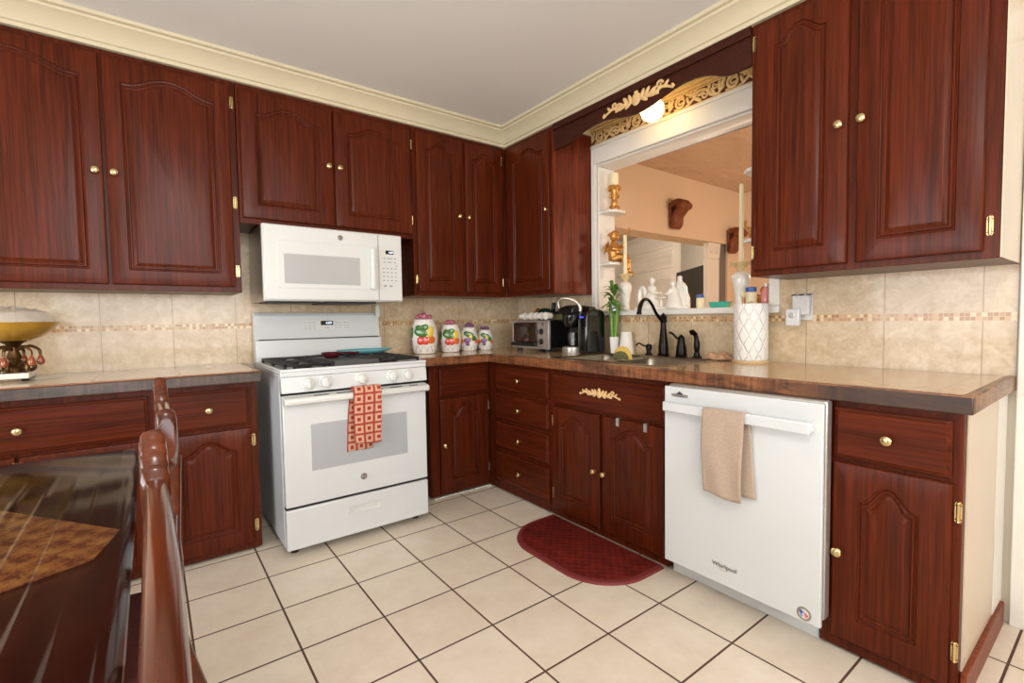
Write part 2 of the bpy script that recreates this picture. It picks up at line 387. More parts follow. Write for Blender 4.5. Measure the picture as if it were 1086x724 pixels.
R90 = -PI/2             # fronts of the right run look along -x

# ------------------------------------------------------------------ the room shell
CEIL = 2.5
XL, YB = -4.6, -5.0                       # left and rear walls
boxobj('floor', (-4.9, 6.0, -5.3, 3.2, -0.1, 0.0), M['floor'], bevel=0, kind='structure')
boxobj('ceiling', (-4.9, 0.17, -5.3, 0.2, CEIL, CEIL+0.1), M['ceiling'], bevel=0, kind='structure')
boxobj('wall_back', (-4.7, 0.17, 0.008, 0.13, 0, CEIL), M['kitchen_wall'], bevel=0, kind='structure')
bm = nb()                                  # right wall with the pass-through and the doorway
OY0, OY1, OZ0, OZ1 = -0.905, -2.07, 1.16, 2.19
DY0, DY1, DZ = -3.03, -3.85, 2.05
bx(bm, 0.008, 0.165, OY0, 0.008, 0, CEIL); bx(bm, 0.008, 0.165, OY1, OY0, 0, OZ0); bx(bm, 0.008, 0.165, OY1, OY0, OZ1, CEIL)
bx(bm, 0.008, 0.165, DY0, OY1, 0, CEIL); bx(bm, 0.008, 0.165, DY1, DY0, DZ, CEIL); bx(bm, 0.008, 0.165, -5.1, DY1, 0, CEIL)
obj('wall_right', bm, M['kitchen_wall'], kind='structure')
bm = nb()                                  # left wall with a wide window
bx(bm, XL-0.12, XL, -5.1, -3.5, 0, CEIL); bx(bm, XL-0.12, XL, -1.1, 0.1, 0, CEIL); bx(bm, XL-0.12, XL, -3.5, -1.1, 0, 0.4); bx(bm, XL-0.12, XL, -3.5, -1.1, 1.75, CEIL)
obj('wall_left', bm, M['kitchen_wall'], kind='structure')
bm = nb()
bx(bm, XL, -3.5, YB-0.12, YB, 0, CEIL); bx(bm, -1.1, 0.17, YB-0.12, YB, 0, CEIL); bx(bm, -3.5, -1.1, YB-0.12, YB, 0, 0.75); bx(bm, -3.5, -1.1, YB-0.12, YB, 2.25, CEIL)
obj('wall_rear', bm, M['kitchen_wall'], kind='structure')
def winframe(name, f, a0, a1, z0, z1, n):
    bm = nb(); t = 0.05
    def B(a, b, c, d): p, q = f(a, -0.09), f(b, -0.03); bx(bm, min(p[0], q[0]), max(p[0], q[0]), min(p[1], q[1]), max(p[1], q[1]), c, d)
    B(a0, a1, z0, z0+t); B(a0, a1, z1-t, z1)
    for i in range(n+1):
        c = a0+(a1-a0-t)*i/n; B(c, c+t, z0+t, z1-t)
    obj(name, bm, M['white_paint'], kind='structure')
winframe('window_1', lambda a, d: (XL+d, a), -3.5, -1.1, 0.4, 1.75, 4)
winframe('window_2', lambda a, d: (a, YB+d), -3.5, -1.1, 0.75, 2.25, 3)

# tile backsplashes
boxobj('wall_back_backsplash', (-3.4, -0.008, 0.0, 0.0079, 0.90, 1.70), M['splash_x'], bevel=0, kind='structure')
bm = nb(); bx(bm, 0, 0.0079, -2.93, -2.118, 0.86, 1.33); bx(bm, 0, 0.0079, -2.118, -0.87, 0.86, 1.16); bx(bm, 0, 0.0079, -0.87, 0.008, 0.86, 1.33)
obj('wall_right_backsplash', bm, M['splash_y'], kind='structure')

# crown moulding running above the wall cupboards, mitred at the corner
prof = [(0, 0), (0.010, 0), (0.012, 0.016), (0.022, 0.020), (0.030, 0.038), (0.052, 0.062), (0.072, 0.078), (0.080, 0.082), (0.082, 0.092), (0.098, 0.096), (0.100, 0.110), (0, 0.110)]
bm = nb(); rings = []
for kind in (0, 1, 2):
    ring = []
    for c, z in prof:
        zz = 2.39+z
        ring.append(((-3.5, -0.345-c, zz), (-0.365-c, -0.345-c, zz), (-0.365-c, -3.02, zz))[kind])
    rings.append(ring)
loops(bm, rings); obj('trim_1', bm, M['cream_paint'], kind='structure', sharp=0.5)
# boxed soffit that carries the crown above the cupboards
bm = nb(); bx(bm, -3.5, -0.001, -0.344, 0.007, 2.392, CEIL-0.001); bx(bm, -0.364, 0.007, -0.868, -0.3445, 2.392, CEIL-0.001); bx(bm, -0.364, 0.007, -2.95, -2.146, 2.392, CEIL-0.001)
obj('ceiling_soffit', bm, M['cream_paint'], kind='structure')

# white casing, reveals and sill of the pass-through
bm = nb()
bx(bm, -0.016, 0.0075, -0.904, -0.868, 1.193, 2.30); bx(bm, -0.016, 0.0075, -2.118, -2.07, 1.193, 2.30); bx(bm, -0.016, 0.0075, -2.07, -0.904, 2.19, 2.30)
bx(bm, -0.022, 0.0075, -2.118, -0.868, 2.298, 2.318)
bx(bm, 0.0076, 0.17, -0.918, -0.905, 1.193, 2.178); bx(bm, 0.0076, 0.17, -2.07, -2.057, 1.193, 2.178); bx(bm, 0.0076, 0.17, -2.07, -0.905, 2.178, 2.19)
obj('trim_2', bm, M['white_paint'], bevel=0.003, kind='structure')
boxobj('trim_3', (-0.024, 0.20, -2.12, -0.868, 1.158, 1.192), M['white_paint'], bevel=0.005, kind='structure')      # sill board
# doorway casing at the end of the right wall
bm = nb(); bx(bm, -0.018, 0.0075, DY0, -2.935, 0, 2.093)
bx(bm, -0.03, 0.0075, DY0-0.9, -2.925, 2.093, 2.20); bx(bm, -0.018, 0.0075, DY1-0.095, DY1, 0, 2.093)
bx(bm, 0.0076, 0.17, DY0-0.012, DY0, 0, DZ); bx(bm, 0.0076, 0.17, DY1, DY1+0.012, 0, DZ)
obj('door_1', bm, M['white_paint'], bevel=0.004, kind='structure')

# the dining room seen through the pass-through
boxobj('ceiling_dining', (0.165, 6.0, -5.3, 3.2, 2.47, 2.56), M['dceil'], bevel=0, kind='structure')
bm = nb(); bx(bm, 0.166, 2.72, -0.5, -0.28, 1.90, 2.47); obj('wall_header', bm, M['peach'], kind='structure')
bm = nb(); bx(bm, 2.72, 2.85, -5.3, -0.28, 0, 2.47); bx(bm, 2.45, 2.72, -0.49, -0.28, 0, 1.90); obj('wall_dining_right', bm, M['peach'], kind='structure')
boxobj('wall_dining_far', (0.17, 6.0, 2.4, 2.5, 0, 2.47), M['greywall'], bevel=0, kind='structure')
boxobj('wall_dining_side', (4.6, 4.7, -0.28, 2.4, 0, 2.47), M['greywall'], bevel=0, kind='structure')
boxobj('wall_dining_left', (0.17, 0.22, 0.2, 2.4, 0, 2.47), M['greywall'], bevel=0, kind='structure')
boxobj('wall_dining_rear', (0.17, 6.0, -5.3, -5.2, 0, 2.47), M['peach'], bevel=0, kind='structure')
boxobj('wall_passage', (2.31, 2.449, -0.47, -0.30, 0, 1.90), M['greydark'], bevel=0, kind='structure')

# ------------------------------------------------------------------ cupboards
TH = 0.02
def rect_pts(u0, u1, z0, z1, y, arch=0.0):
    NB, NS, NTp = 10, 10, 44; P = []
    for i in range(NB): P.append((u0+(u1-u0)*i/NB, y, z0))
    for i in range(NS): P.append((u1, y, z0+(z1-z0)*i/NS))
    for i in range(NTp):
        t = 1-2*i/NTp; a = abs(t)
        h = 0.0 if a > 0.9 else 0.5*(1+math.cos(PI*(a/0.9)**1.15))
        P.append(((u0+u1)/2+(u1-u0)/2*t, y, z1+arch*h))
    for i in range(NS): P.append((u0, y, z1-(z1-z0)*i/NS))
    return P
def door_bm(u0, u1, z0, z1, stile=0.062, top=0.105, bot=0.065, arch=0.052):
    """slab door with a raised panel under an ogee arch; front at y = -TH"""
    bm = nb(); R = [rect_pts(u0, u1, z0, z1, -0.0005), rect_pts(u0, u1, z0, z1, -TH+0.005), rect_pts(u0+0.003, u1-0.003, z0+0.003, z1-0.003, -TH+0.001), rect_pts(u0+0.006, u1-0.006, z0+0.006, z1-0.006, -TH)]
    a0, a1, b0, b1 = u0+stile, u1-stile, z0+bot, z1-top
    for t, d in ((0, 0), (0.003, 0.006), (0.008, 0.007), (0.012, 0.002), (0.016, 0.002), (0.019, 0.006), (0.023, 0.0065), (0.034, 0.0015), (0.037, 0.001)):
        R.append(rect_pts(a0+t, a1-t, b0+t, b1-t, -TH+d, arch))
    loops(bm, R); return bm
def drawer_bm(u0, u1, z0, z1):
    bm = nb()
    loops(bm, [rect_pts(u0, u1, z0, z1, -0.0005), rect_pts(u0, u1, z0, z1, -TH+0.009), rect_pts(u0+0.003, u1-0.003, z0+0.003, z1-0.003, -TH+0.006),
               rect_pts(u0+0.010, u1-0.010, z0+0.010, z1-0.010, -TH+0.004), rect_pts(u0+0.014, u1-0.014, z0+0.014, z1-0.014, -TH)])
    return bm
KP = [(0.0095, 0), (0.0095, 0.002), (0.0055, 0.004), (0.0055, 0.011), (0.011, 0.014), (0.0150, 0.018), (0.0152, 0.021), (0.012, 0.0245), (0.006, 0.026), (0, 0.0265)]
def knob(parent, u, z):
    bm = nb(); lathe(bm, KP, 20, T(u, -TH, z) @ OUT); return obj('knob', bm, M['brass'], parent)
def hinge(parent, u, z, mat='brass'):
    bm = nb(); bx(bm, u-0.008, u+0.008, -0.0035, 0, z-0.019, z+0.019)
    tube(bm, [(u, -0.006, z-0.024), (u, -0.006, z+0.024)], 0.0045, 10)
    for s in (-1, 1):
        ball(bm, (u, -0.006, z+s*0.027), 0.0048, seg=8)
        prism(bm, [(u-0.009, z+s*0.022), (u+0.009, z+s*0.022), (u+0.005, z+s*0.031), (u-0.005, z+s*0.031)], -0.003, 0, lambda a, b, d: (a, d, b))
    return obj('hinge', bm, M[mat], parent)
def add_door(root, u0, u1, z0, z1, kn, hz=None, hu=None, hm='brass', **kw):
    d = obj('door', door_bm(u0, u1, z0, z1, **kw), M['wood_z'], root, sharp=0.45)
    if kn: knob(d, *kn)
    for z in (hz or []): hinge(d, hu, z, hm)
    return d
def add_drawer(root, u0, u1, z0, z1, kn=True):
    d = obj('drawer', drawer_bm(u0, u1, z0, z1), M['wood_x'], root, sharp=0.4)
    if kn: knob(d, (u0+u1)/2, (z0+z1)/2)
    return d
def body(root, w_, d, z0, z1, mat='wood_z'):
    return boxobj('body', (0, w_, 0, d, z0, z1), M[mat], root, bevel=0.002)

ZU, ZT = 1.308, 2.39
YU, XU = -0.332, -0.355
# upper left double cupboard
X0 = -3.21
c = thing('wall_cupboard', 'dark mahogany double wall cupboard at far left above the cream counter', 'cupboard', (X0, YU, 0), 0, 'mahogany wall cupboards')
W_ = -2.088-X0; body(c, W_, 0.325, ZU, ZT)
add_door(c, 0.03, -2.625-X0, 1.335, 2.362, (-2.652-X0, 1.84), (1.42, 2.28), 0.016)
add_door(c, -2.612-X0, -2.118-X0, 1.335, 2.362, (-2.586-X0, 1.84), (1.418, 1.772, 2.28), -2.104-X0)
# cupboard over the microwave
X0 = -2.085
c = thing('wall_cupboard', 'short mahogany double wall cupboard directly above the microwave', 'cupboard', (X0, YU, 0), 0, 'mahogany wall cupboards')
body(c, 0.983, 0.325, 1.672, ZT)
add_door(c, 0.014, -1.602-X0, 1.70, 2.36, (-1.628-X0, 2.036), None, stile=0.072, top=0.11, bot=0.07, arch=0.05)
add_door(c, -1.592-X0, -1.113-X0, 1.70, 2.36, (-1.566-X0, 2.036), (1.79, 2.27), -1.106-X0, stile=0.072, top=0.11, bot=0.07, arch=0.05)
# tall corner double cupboard on the back wall
X0 = -1.1
c = thing('wall_cupboard', 'tall narrow mahogany double wall cupboard between microwave and room corner', 'cupboard', (X0, YU, 0), 0, 'mahogany wall cupboards')
body(c, -0.357-X0, 0.325, ZU, ZT)
add_door(c, -1.074-X0, -0.731-X0, 1.335, 2.362, (-0.762-X0, 1.85), (1.414,), -1.082-X0)
add_door(c, -0.708-X0, -0.402-X0, 1.335, 2.362, (-0.688-X0, 1.85), (1.414, 2.29), -0.392-X0, stile=0.055)
# corner cupboard on the right wall, its end panel facing the pass-through
Y0 = -0.334
c = thing('wall_cupboard', 'single-door mahogany corner cupboard left of the pass-through, lighter striped end panel', 'cupboard', (XU, Y0, 0), R90, 'mahogany wall cupboards')
body(c, 0.515, 0.353, ZU, ZT)
add_door(c, 0.05, 0.498, 1.338, 2.362, (0.478, 1.86), (1.414, 2.28), 0.040)
bm = nb(); bx(bm, 0.516, 0.528, -0.001, 0.352, ZU, ZT); obj('end_panel', bm, M['wood_end'], c, bevel=0.0015)
# right double cupboard
Y0 = -2.148
c = thing('wall_cupboard', 'large mahogany double wall cupboard at right above the outlet and counter', 'cupboard', (XU, Y0, 0), R90, 'mahogany wall cupboards')
body(c, 0.780, 0.353, 1.316, ZT)
add_door(c, 0.022, 0.368, 1.340, 2.362, (0.340, 1.858), (1.42, 2.31), 0.010, stile=0.075, top=0.10, bot=0.075)
add_door(c, 0.398, 0.742, 1.340, 2.362, (0.413, 1.858), (1.418, 2.28), 0.756, stile=0.065, top=0.10, bot=0.075)
bm = nb(); bx(bm, 0.7805, 0.784, -0.002, 0.352, 1.318, ZT-0.002); obj('end_panel', bm, M['beige_panel'], c)

# scalloped valance bridging the gap over the sink
VY0, VY1 = -0.868, -2.146; L = VY0-VY1
v = thing('valance', 'dark scalloped wooden valance over the sink window with carved cream applique', 'valance', (XU, VY0, 0), R90)
pts = chain([(0, 2.229, 0), (0.06, 2.228, 0), (0.125, 2.230, 0), (0.165, 2.238, 0), (0.21, 2.256, 0), (0.30, 2.275, 0), (0.40, 2.279, 0), (0.48, 2.270, 0), (0.57, 2.250, 0), (0.655, 2.239, 0), (0.74, 2.248, 0), (0.825, 2.268, 0),
             (0.915, 2.286, 0), (1.0, 2.287, 0), (1.08, 2.268, 0), (1.125, 2.246, 0), (1.165, 2.233, 0), (1.21, 2.230, 0), (L, 2.230, 0)], 6)
poly = [(p.x, p.y) for p in pts]+[(L, 2.389), (0, 2.389)]
bm = nb(); prism(bm, poly, 0.0, 0.018, lambda a, b, d: (a, d, b)); obj('board', bm, M['valance'], v, bevel=0.0015)
bm = nb(); bx(bm, 0.0, L, -0.014, -0.0002, 2.352, 2.392); obj('top_rail', bm, M['valance'], v, bevel=0.002)
bm = nb()                                    # carved applique: central shell, scrolls and leaves
def scroll(bm, cx, cz, r0, turns, s, y, th, a0=0.0, fl=0.7):
    P = []; n = int(18*turns)
    for i in range(n+1):
        t = i/n; a = a0+s*2*PI*turns*t; r = r0*(1-0.82*t); P.append((cx+r*math.cos(a), y, cz+r*math.sin(a)))
    tube(bm, P, [th*(1-0.45*i/n) for i in range(n+1)], 8, flat=fl, flatdir=(0, 1, 0))
def leafblob(bm, cx, cz, ln, wd, ang, y, d=0.006):
    ball(bm, (cx, y, cz), 1.0, (ln, d, wd), 10, rot=RY(-ang))
def applique(bm, cx, cz, y, k, n):
    """symmetrical carved ornament, half length k"""
    ball(bm, (cx, y, cz), 1, (k*0.13, 0.007, k*0.15), 12); ball(bm, (cx, y, cz+k*0.15), 1, (k*0.06, 0.007, k*0.07), 10)
    for s in (-1, 1):
        for f, h, a, l in ((0.17, 0.05, 1.2, 0.13), (0.22, -0.06, -0.6, 0.12), (0.30, 0.06, 0.9, 0.12), (0.36, -0.03, -0.3, 0.12), (0.45, 0.02, 0.5, 0.12), (0.52, -0.05, -0.4, 0.11)):
            leafblob(bm, cx+s*f*k, cz+h*k, l*k, 0.05*k, s*a, y)
        P = chain([(cx+s*0.3*k, y, cz-0.02*k), (cx+s*0.5*k, y, cz-0.06*k), (cx+s*0.66*k, y, cz+0.01*k), (cx+s*0.82*k, y, cz-0.03*k), (cx+s*0.98*k, y, cz-0.11*k)], 6)
        tube(bm, P, [0.055*k*(1-0.6*i/len(P)) for i in range(len(P))], 8, flat=0.6, flatdir=(0, 1, 0))
        scroll(bm, cx+s*0.63*k, cz+0.08*k, 0.09*k, 1.2, s, y, 0.03*k)
        leafblob(bm, cx+s*0.80*k, cz+0.04*k, 0.09*k, 0.035*k, s*0.7, y); leafblob(bm, cx+s*0.97*k, cz-0.06*k, 0.06*k, 0.03*k, -s*0.9, y)
applique(bm, 0.659, 2.312, -0.003, 0.235, 1); obj('applique', bm, M['appl'], v)

# carved frieze on the wall above the casing
f = thing('carved_frieze', 'gold carved scrollwork frieze board above the white pass-through casing', 'frieze', (0.0, -0.872, 0), R90)
FL = 1.24
boxobj('board', (0, FL, -0.008, 0.007, 2.322, 2.45), M['frieze_ground'], f)
bm = nb(); bx(bm, 0, FL, -0.030, -0.0081, 2.428, 2.452); bx(bm, 0, FL, -0.020, -0.0081, 2.410, 2.427); bx(bm, 0, FL, -0.014, -0.0081, 2.400, 2.409); bx(bm, 0, FL, -0.014, -0.0081, 2.320, 2.327)
obj('moulding', bm, M['gold_cream'], f, bevel=0.004)
bm = nb(); y = -0.011; UN = 0.31
for k in range(4):
    o = k*UN; z = 2.365
    scroll(bm, o+0.075, z, 0.036, 1.7, 1, y, 0.0085, PI*0.5); scroll(bm, o+0.075, z, 0.042, 0.55, -1, y, 0.0065, 2.2)
    P = chain([(o+0.035, y, z-0.034), (o+0.10, y, z-0.040), (o+0.15, y, z-0.012), (o+0.19, y, z+0.022), (o+0.235, y, z+0.012), (o+0.262, y, z-0.022), (o+0.315, y, z-0.036)], 6)
    tube(bm, P, 0.0085, 8, flat=0.7, flatdir=(0, 1, 0))
    P = chain([(o+0.11, y, z+0.030), (o+0.145, y, z+0.018), (o+0.17, y, z-0.015), (o+0.205, y, z-0.030)], 6)
    tube(bm, P, 0.0075, 8, flat=0.7, flatdir=(0, 1, 0))
    scroll(bm, o+0.222, z-0.010, 0.019, 1.2, -1, y, 0.0068, 0.4); scroll(bm, o+0.14, z+0.016, 0.015, 1.1, 1, y, 0.006, 1.0); scroll(bm, o+0.285, z+0.014, 0.017, 1.2, 1, y, 0.0062, 2.0)
    for (a, b, l, wd, an) in ((0.165, 0.026, 0.022, 0.008, 0.8), (0.185, -0.022, 0.02, 0.008, -0.6), (0.25, 0.030, 0.02, 0.008, 1.4), (0.20, 0.002, 0.018, 0.007, 0.2), (0.27, -0.006, 0.018, 0.007, 2.2), (0.12, -0.004, 0.018, 0.007, 1.9), (0.02, 0.02, 0.02, 0.008, 1.2), (0.01, -0.012, 0.018, 0.007, 0.6)):
        leafblob(bm, o+a, z+b, l*1.25, wd*1.3, an, y, 0.005)
    leafblob(bm, o+0.0, z+0.008, 0.012, 0.030, 0, y, 0.006)
for vtx in list(bm.verts):
    vtx.co.x = min(max(vtx.co.x, 0.001), FL-0.001); vtx.co.z = min(max(vtx.co.z, 2.3275), 2.3995)
obj('scrollwork', bm, M['gold_cream'], f)

# lit globe behind the valance
g = thing('ceiling_light', 'lit frosted globe lamp glowing warm under the valance', 'lamp', (-0.185, -1.500, 2.306))
bm = nb(); lathe(bm, [(0, -0.062), (0.03, -0.057), (0.054, -0.038), (0.066, -0.006), (0.062, 0.025), (0.046, 0.046), (0.035, 0.055), (0, 0.055)], 28); obj('globe', bm, M['bulb'], g)
bm = nb(); lathe(bm, [(0.036, 0.056), (0.042, 0.060), (0.040, 0.08), (0.016, 0.085), (0.014, 0.165), (0.06, 0.170), (0.062, 0.180), (0, 0.181)], 24); obj('fitting', bm, M['brass'], g)

# ------------------------------------------------------------------ base cupboards
ZB = 0.862
YL = -0.52; X0 = -3.35
c = thing('base_cupboard', 'mahogany base cupboard left of the white stove, brass knobs, behind the chairs', 'cupboard', (X0, YL, 0), 0, 'mahogany base cupboards')
body(c, -2.068-X0, 0.515, 0.012, ZB)
add_drawer(c, 0.02, -2.505-X0, 0.642, 0.828); add_drawer(c, -2.448-X0, -2.106-X0, 0.642, 0.828)
add_door(c, 0.02, -2.93-X0, 0.045, 0.628, None)
add_door(c, -2.92-X0, -2.505-X0, 0.045, 0.628, None)
add_door(c, -2.455-X0, -2.102-X0, 0.042, 0.628, (-2.440-X0+0.012, 0.335), (0.128, 0.562), -2.090-X0, stile=0.06, top=0.10, bot=0.075, arch=0.055)
YC = -0.505; X0 = -1.10
c = thing('base_cupboard', 'narrow mahogany base cupboard between stove and corner, one drawer over one door', 'cupboard', (X0, YC, 0), 0, 'mahogany base cupboards')
body(c, -0.6465-X0, 0.50, 0.018, ZB)
add_drawer(c, -1.036-X0, -0.668-X0, 0.660, 0.838, False)
add_door(c, -1.036-X0, -0.668-X0, 0.036, 0.645, (-1.008-X0, 0.345), (0.14, 0.562), -0.658-X0, hm='nickel', stile=0.075, top=0.095, bot=0.08, arch=0.055)
bm = nb()
for i in range(26):
    ball(bm, (0.03+i*0.0165+random.uniform(-.004, .004), random.uniform(-0.004, 0.002), 0.006), 0.009, (1, 0.8, 0.65), 8)
obj('rope_edging', bm, M['porcelain'], c)
XR = -0.645
Y0 = -0.548
c = thing('base_cupboard', 'stack of four mahogany drawers beside the corner, tiny bright knobs', 'drawers', (XR, Y0, 0), R90, 'mahogany base cupboards')
bm = nb(); bx(bm, -0.041, 0.581, 0, 0.02, 0.012, ZB); bx(bm, 0.0, 0.51, 0.02, 0.64, 0.012, ZB); bx(bm, 0.51, 0.581, 0.02, 0.045, 0.012, ZB); obj('body', bm, M['wood_z'], c, bevel=0.002)
for a, b in ((0.680, 0.840), (0.492, 0.655), (0.298, 0.468), (0.075, 0.270)): add_drawer(c, 0.045, 0.583, a, b)
Y0 = -1.131
c = thing('base_cupboard', 'mahogany sink cupboard, two arched doors under a false front with carved ornament', 'cupboard', (XR, Y0, 0), R90, 'mahogany base cupboards')
bm = nb(); bx(bm, 0, 0.80, 0.0, 0.018, 0.012, ZB); bx(bm, 0, 0.018, 0.018, 0.64, 0.012, ZB); bx(bm, 0.782, 0.80, 0.018, 0.64, 0.012, ZB); bx(bm, 0.018, 0.782, 0.62, 0.64, 0.012, ZB); bx(bm, 0.018, 0.782, 0.018, 0.62, 0.012, 0.03)
obj('body', bm, M['wood_z'], c, bevel=0.002)
ff = obj('false_front', drawer_bm(0.030, 0.790, 0.662, 0.832), M['wood_x'], c, sharp=0.4)
bm = nb(); applique(bm, 0.405, 0.758, -TH-0.004, 0.138, 1); obj('applique', bm, M['appl'], ff)
add_door(c, 0.040, 0.396, 0.052, 0.648, (0.366, 0.349), (0.56, 0.14), 0.030, stile=0.06, top=0.095, bot=0.08, arch=0.055)
d = add_door(c, 0.418, 0.788, 0.052, 0.648, (0.434, 0.349), None, stile=0.06, top=0.095, bot=0.08, arch=0.055)
for u in (0.522, 0.688):
    bm = nb(); bx(bm, u-0.009, u+0.009, -TH-0.002, -TH+0.002, 0.612, 0.650); bx(bm, u-0.009, u+0.009, -TH-0.0015, -0.004, 0.648, 0.652); obj('hook', bm, M['silver'], d)
Y0 = -2.550
c = thing('base_cupboard', 'mahogany end cupboard right of the dishwasher, one drawer over one arched door', 'cupboard', (XR, Y0, 0), R90, 'mahogany base cupboards')
body(c, 0.358, 0.64, 0.012, ZB)
add_drawer(c, 0.036, 0.335, 0.668, 0.838)
add_door(c, 0.036, 0.338, 0.055, 0.655, (0.056, 0.352), (0.158, 0.572), 0.350, stile=0.072, top=0.115, bot=0.08, arch=0.06)
bm = nb(); bx(bm, 0.3585, 0.362, 0.03, 0.47, 0.09, ZB); obj('side_panel', bm, M['beige_panel'], c)
bm = nb(); bx(bm, 0.3585, 0.363, 0.471, 0.642, 0.0, ZB); obj('filler_strip', bm, M['white_paint'], c)
bm = nb(); bx(bm, 0.3585, 0.374, 0.02, 0.62, 0.0, 0.088); obj('skirting', bm, M['baseboard'], c, bevel=0.004)

# ------------------------------------------------------------------ worktops
ct = thing('countertop', 'cream tiled countertop left of the stove with a dark charcoal wooden edge', 'countertop', (0, 0, 0))
boxobj('tile_surface', (-3.4, -2.072, -0.612, -0.009, 0.868, 0.914), M['ctile_l'], ct, bevel=0.0015)
boxobj('wood_edge', (-3.4, -2.0655, -0.634, -0.6125, 0.864, 0.910), M['edge_l'], ct, bevel=0.003)
boxobj('edge_strip', (-3.4, -2.0655, -0.636, -0.6126, 0.9105, 0.916), M['edge_rim'], ct, bevel=0.002)
boxobj('end_strip', (-2.0715, -2.0655, -0.612, -0.009, 0.866, 0.9155), M['edge_rim'], ct, bevel=0.002)
ct = thing('countertop', 'tan tiled corner countertop around the sink with a worn orange wooden edge', 'countertop', (0, 0, 0))
SX0, SX1, SY0, SY1 = -0.585, -0.125, -1.86, -1.085     # sink cut-out
bm = nb()
bx(bm, -1.213, -0.66, -0.535, -0.009, 0.864, 0.914); bx(bm, -0.66, -0.009, SY1, -0.009, 0.864, 0.914); bx(bm, -0.66, SX0, SY0, SY1, 0.864, 0.914)
bx(bm, SX1, -0.009, SY0, SY1, 0.864, 0.914); bx(bm, -0.66, -0.009, -2.906, SY0, 0.864, 0.914)
obj('tile_surface', bm, M['ctile_r'], ct)
bm = nb(); bx(bm, -1.213, -0.6605, -0.558, -0.5355, 0.862, 0.9155); bx(bm, -0.685, -0.6605, -2.931, -0.5585, 0.862, 0.9155)
obj('wood_edge', bm, M['edge_r'], ct, bevel=0.004)
bm = nb(); bx(bm, -0.660, 0.0, -2.931, -2.9065, 0.862, 0.9155); obj('end_edge', bm, M['edge_end'], ct, bevel=0.004)

# ------------------------------------------------------------------ stove
s = thing('gas_stove', 'white freestanding gas stove between mahogany base cupboards', 'stove', (-2.0, -0.75, 0))
SW = 0.757
bm = nb(); bx(bm, 0.0, SW, 0.045, 0.715, 0.045, 0.898); obj('body', bm, M['white_side'], s, bevel=0.004)
bm = nb()                                      # cooktop with a raised rim
bx(bm, -0.002, SW+0.002, 0.0, 0.715, 0.885, 0.908); bx(bm, -0.002, SW+0.002, -0.004, 0.022, 0.9081, 0.922); bx(bm, -0.002, 0.018, 0.0221, 0.64, 0.9081, 0.922); bx(bm, SW-0.018, SW+0.002, 0.0221, 0.64, 0.9081, 0.922)
obj('cooktop', bm, M['white'], s, bevel=0.004)
bm = nb(); prism(bm, [(0.044, 0.808), (-0.012, 0.808), (-0.004, 0.884), (0.044, 0.884)], 0.0, SW, lambda a, b, d: (d, a, b)); cp = obj('control_panel', bm, M['white'], s, bevel=0.004)
for x in (0.118, 0.202, 0.383, 0.553, 0.640):
    m = T(x, -0.008, 0.848) @ RX(PI/2-0.1); bm = nb()
    lathe(bm, [(0.036, -0.003), (0.036, 0.004), (0.032, 0.006), (0.026, 0.007), (0.0245, 0.020), (0.022, 0.022), (0, 0.022)], 28, m)
    vs = bx(bm, -0.0055, 0.0055, -0.023, 0.023, 0.0215, 0.034)
    for q in vs: q.co = m @ q.co
    obj('burner_knob', bm, M['white_warm'], cp, bevel=0.0015)
boxobj('vent_gap', (0.004, SW-0.004, 0.015, 0.044, 0.79, 0.808), M['gap'], s, bevel=0)
d_ = boxobj('oven_door', (0.003, SW-0.003, 0.0, 0.0445, 0.250, 0.795), M['white'], s, bevel=0.006)
boxobj('window', (0.128, 0.634, -0.0015, 0.004, 0.413, 0.645), M['glass_grey'], d_, bevel=0.001)
bm = nb()                                      # handle: a full width bar with slots above it
prism(bm, [(0.0, 0.752), (-0.040, 0.752), (-0.050, 0.758), (-0.052, 0.775), (-0.044, 0.786), (0.0, 0.793)], 0.004, SW-0.004, lambda a, b, d: (d, a, b)); h = obj('handle', bm, M['white_warm'], d_, bevel=0.004)
for a, b in ((0.14, 0.21), (0.25, 0.49), (0.53, 0.60), (0.64, 0.69)):
    bm = nb(); bx(bm, a, b, -0.030, -0.018, 0.7870, 0.7905); obj('slot', bm, M['gap'], d_)
def round_emblem(parent, loc, r, name='emblem'):
    bm = nb(); lathe(bm, [(r, 0), (r, 0.001), (r*0.86, 0.0018), (0, 0.0018)], 28, T(*loc) @ OUT); e = obj(name, bm, M['emblem'], parent)
    bm = nb()
    P = [(loc[0]+r*0.74*math.cos(a*PI/16), loc[1]-0.0022, loc[2]+r*0.74*math.sin(a*PI/16)) for a in range(33)]; tube(bm, P, r*0.05, 6)
    for sg in (-1, 1):
        P = [(loc[0]+sg*r*0.25+r*0.25*math.cos(a*PI/10), loc[1]-0.0022, loc[2]+r*0.28*math.sin(a*PI/10)) for a in range(3, 20)]; tube(bm, P, r*0.05, 6)
        P = [(loc[0]+sg*r*0.5, loc[1]-0.0022, loc[2]+q*r*0.06) for q in range(-4, 5)]; tube(bm, P, r*0.04, 6)
    obj('monogram', bm, M['silver'], e)
round_emblem(d_, (0.384, -0.0005, 0.333), 0.017)
dr = boxobj('warming_drawer', (0.003, SW-0.003, -0.002, 0.0445, 0.040, 0.238), M['white'], s, bevel=0.006)
bm = nb(); loops(bm, [[(0.30, -0.003, 0.148), (0.47, -0.003, 0.148), (0.47, -0.003, 0.190), (0.30, -0.003, 0.190)], [(0.302, -0.008, 0.150), (0.468, -0.008, 0.150), (0.468, -0.008, 0.188), (0.302, -0.008, 0.188)],
                     [(0.312, -0.006, 0.158), (0.458, -0.006, 0.158), (0.458, -0.006, 0.180), (0.312, -0.006, 0.180)], [(0.316, -0.0025, 0.162), (0.454, -0.0025, 0.162), (0.454, -0.0025, 0.178), (0.316, -0.0025, 0.178)]])
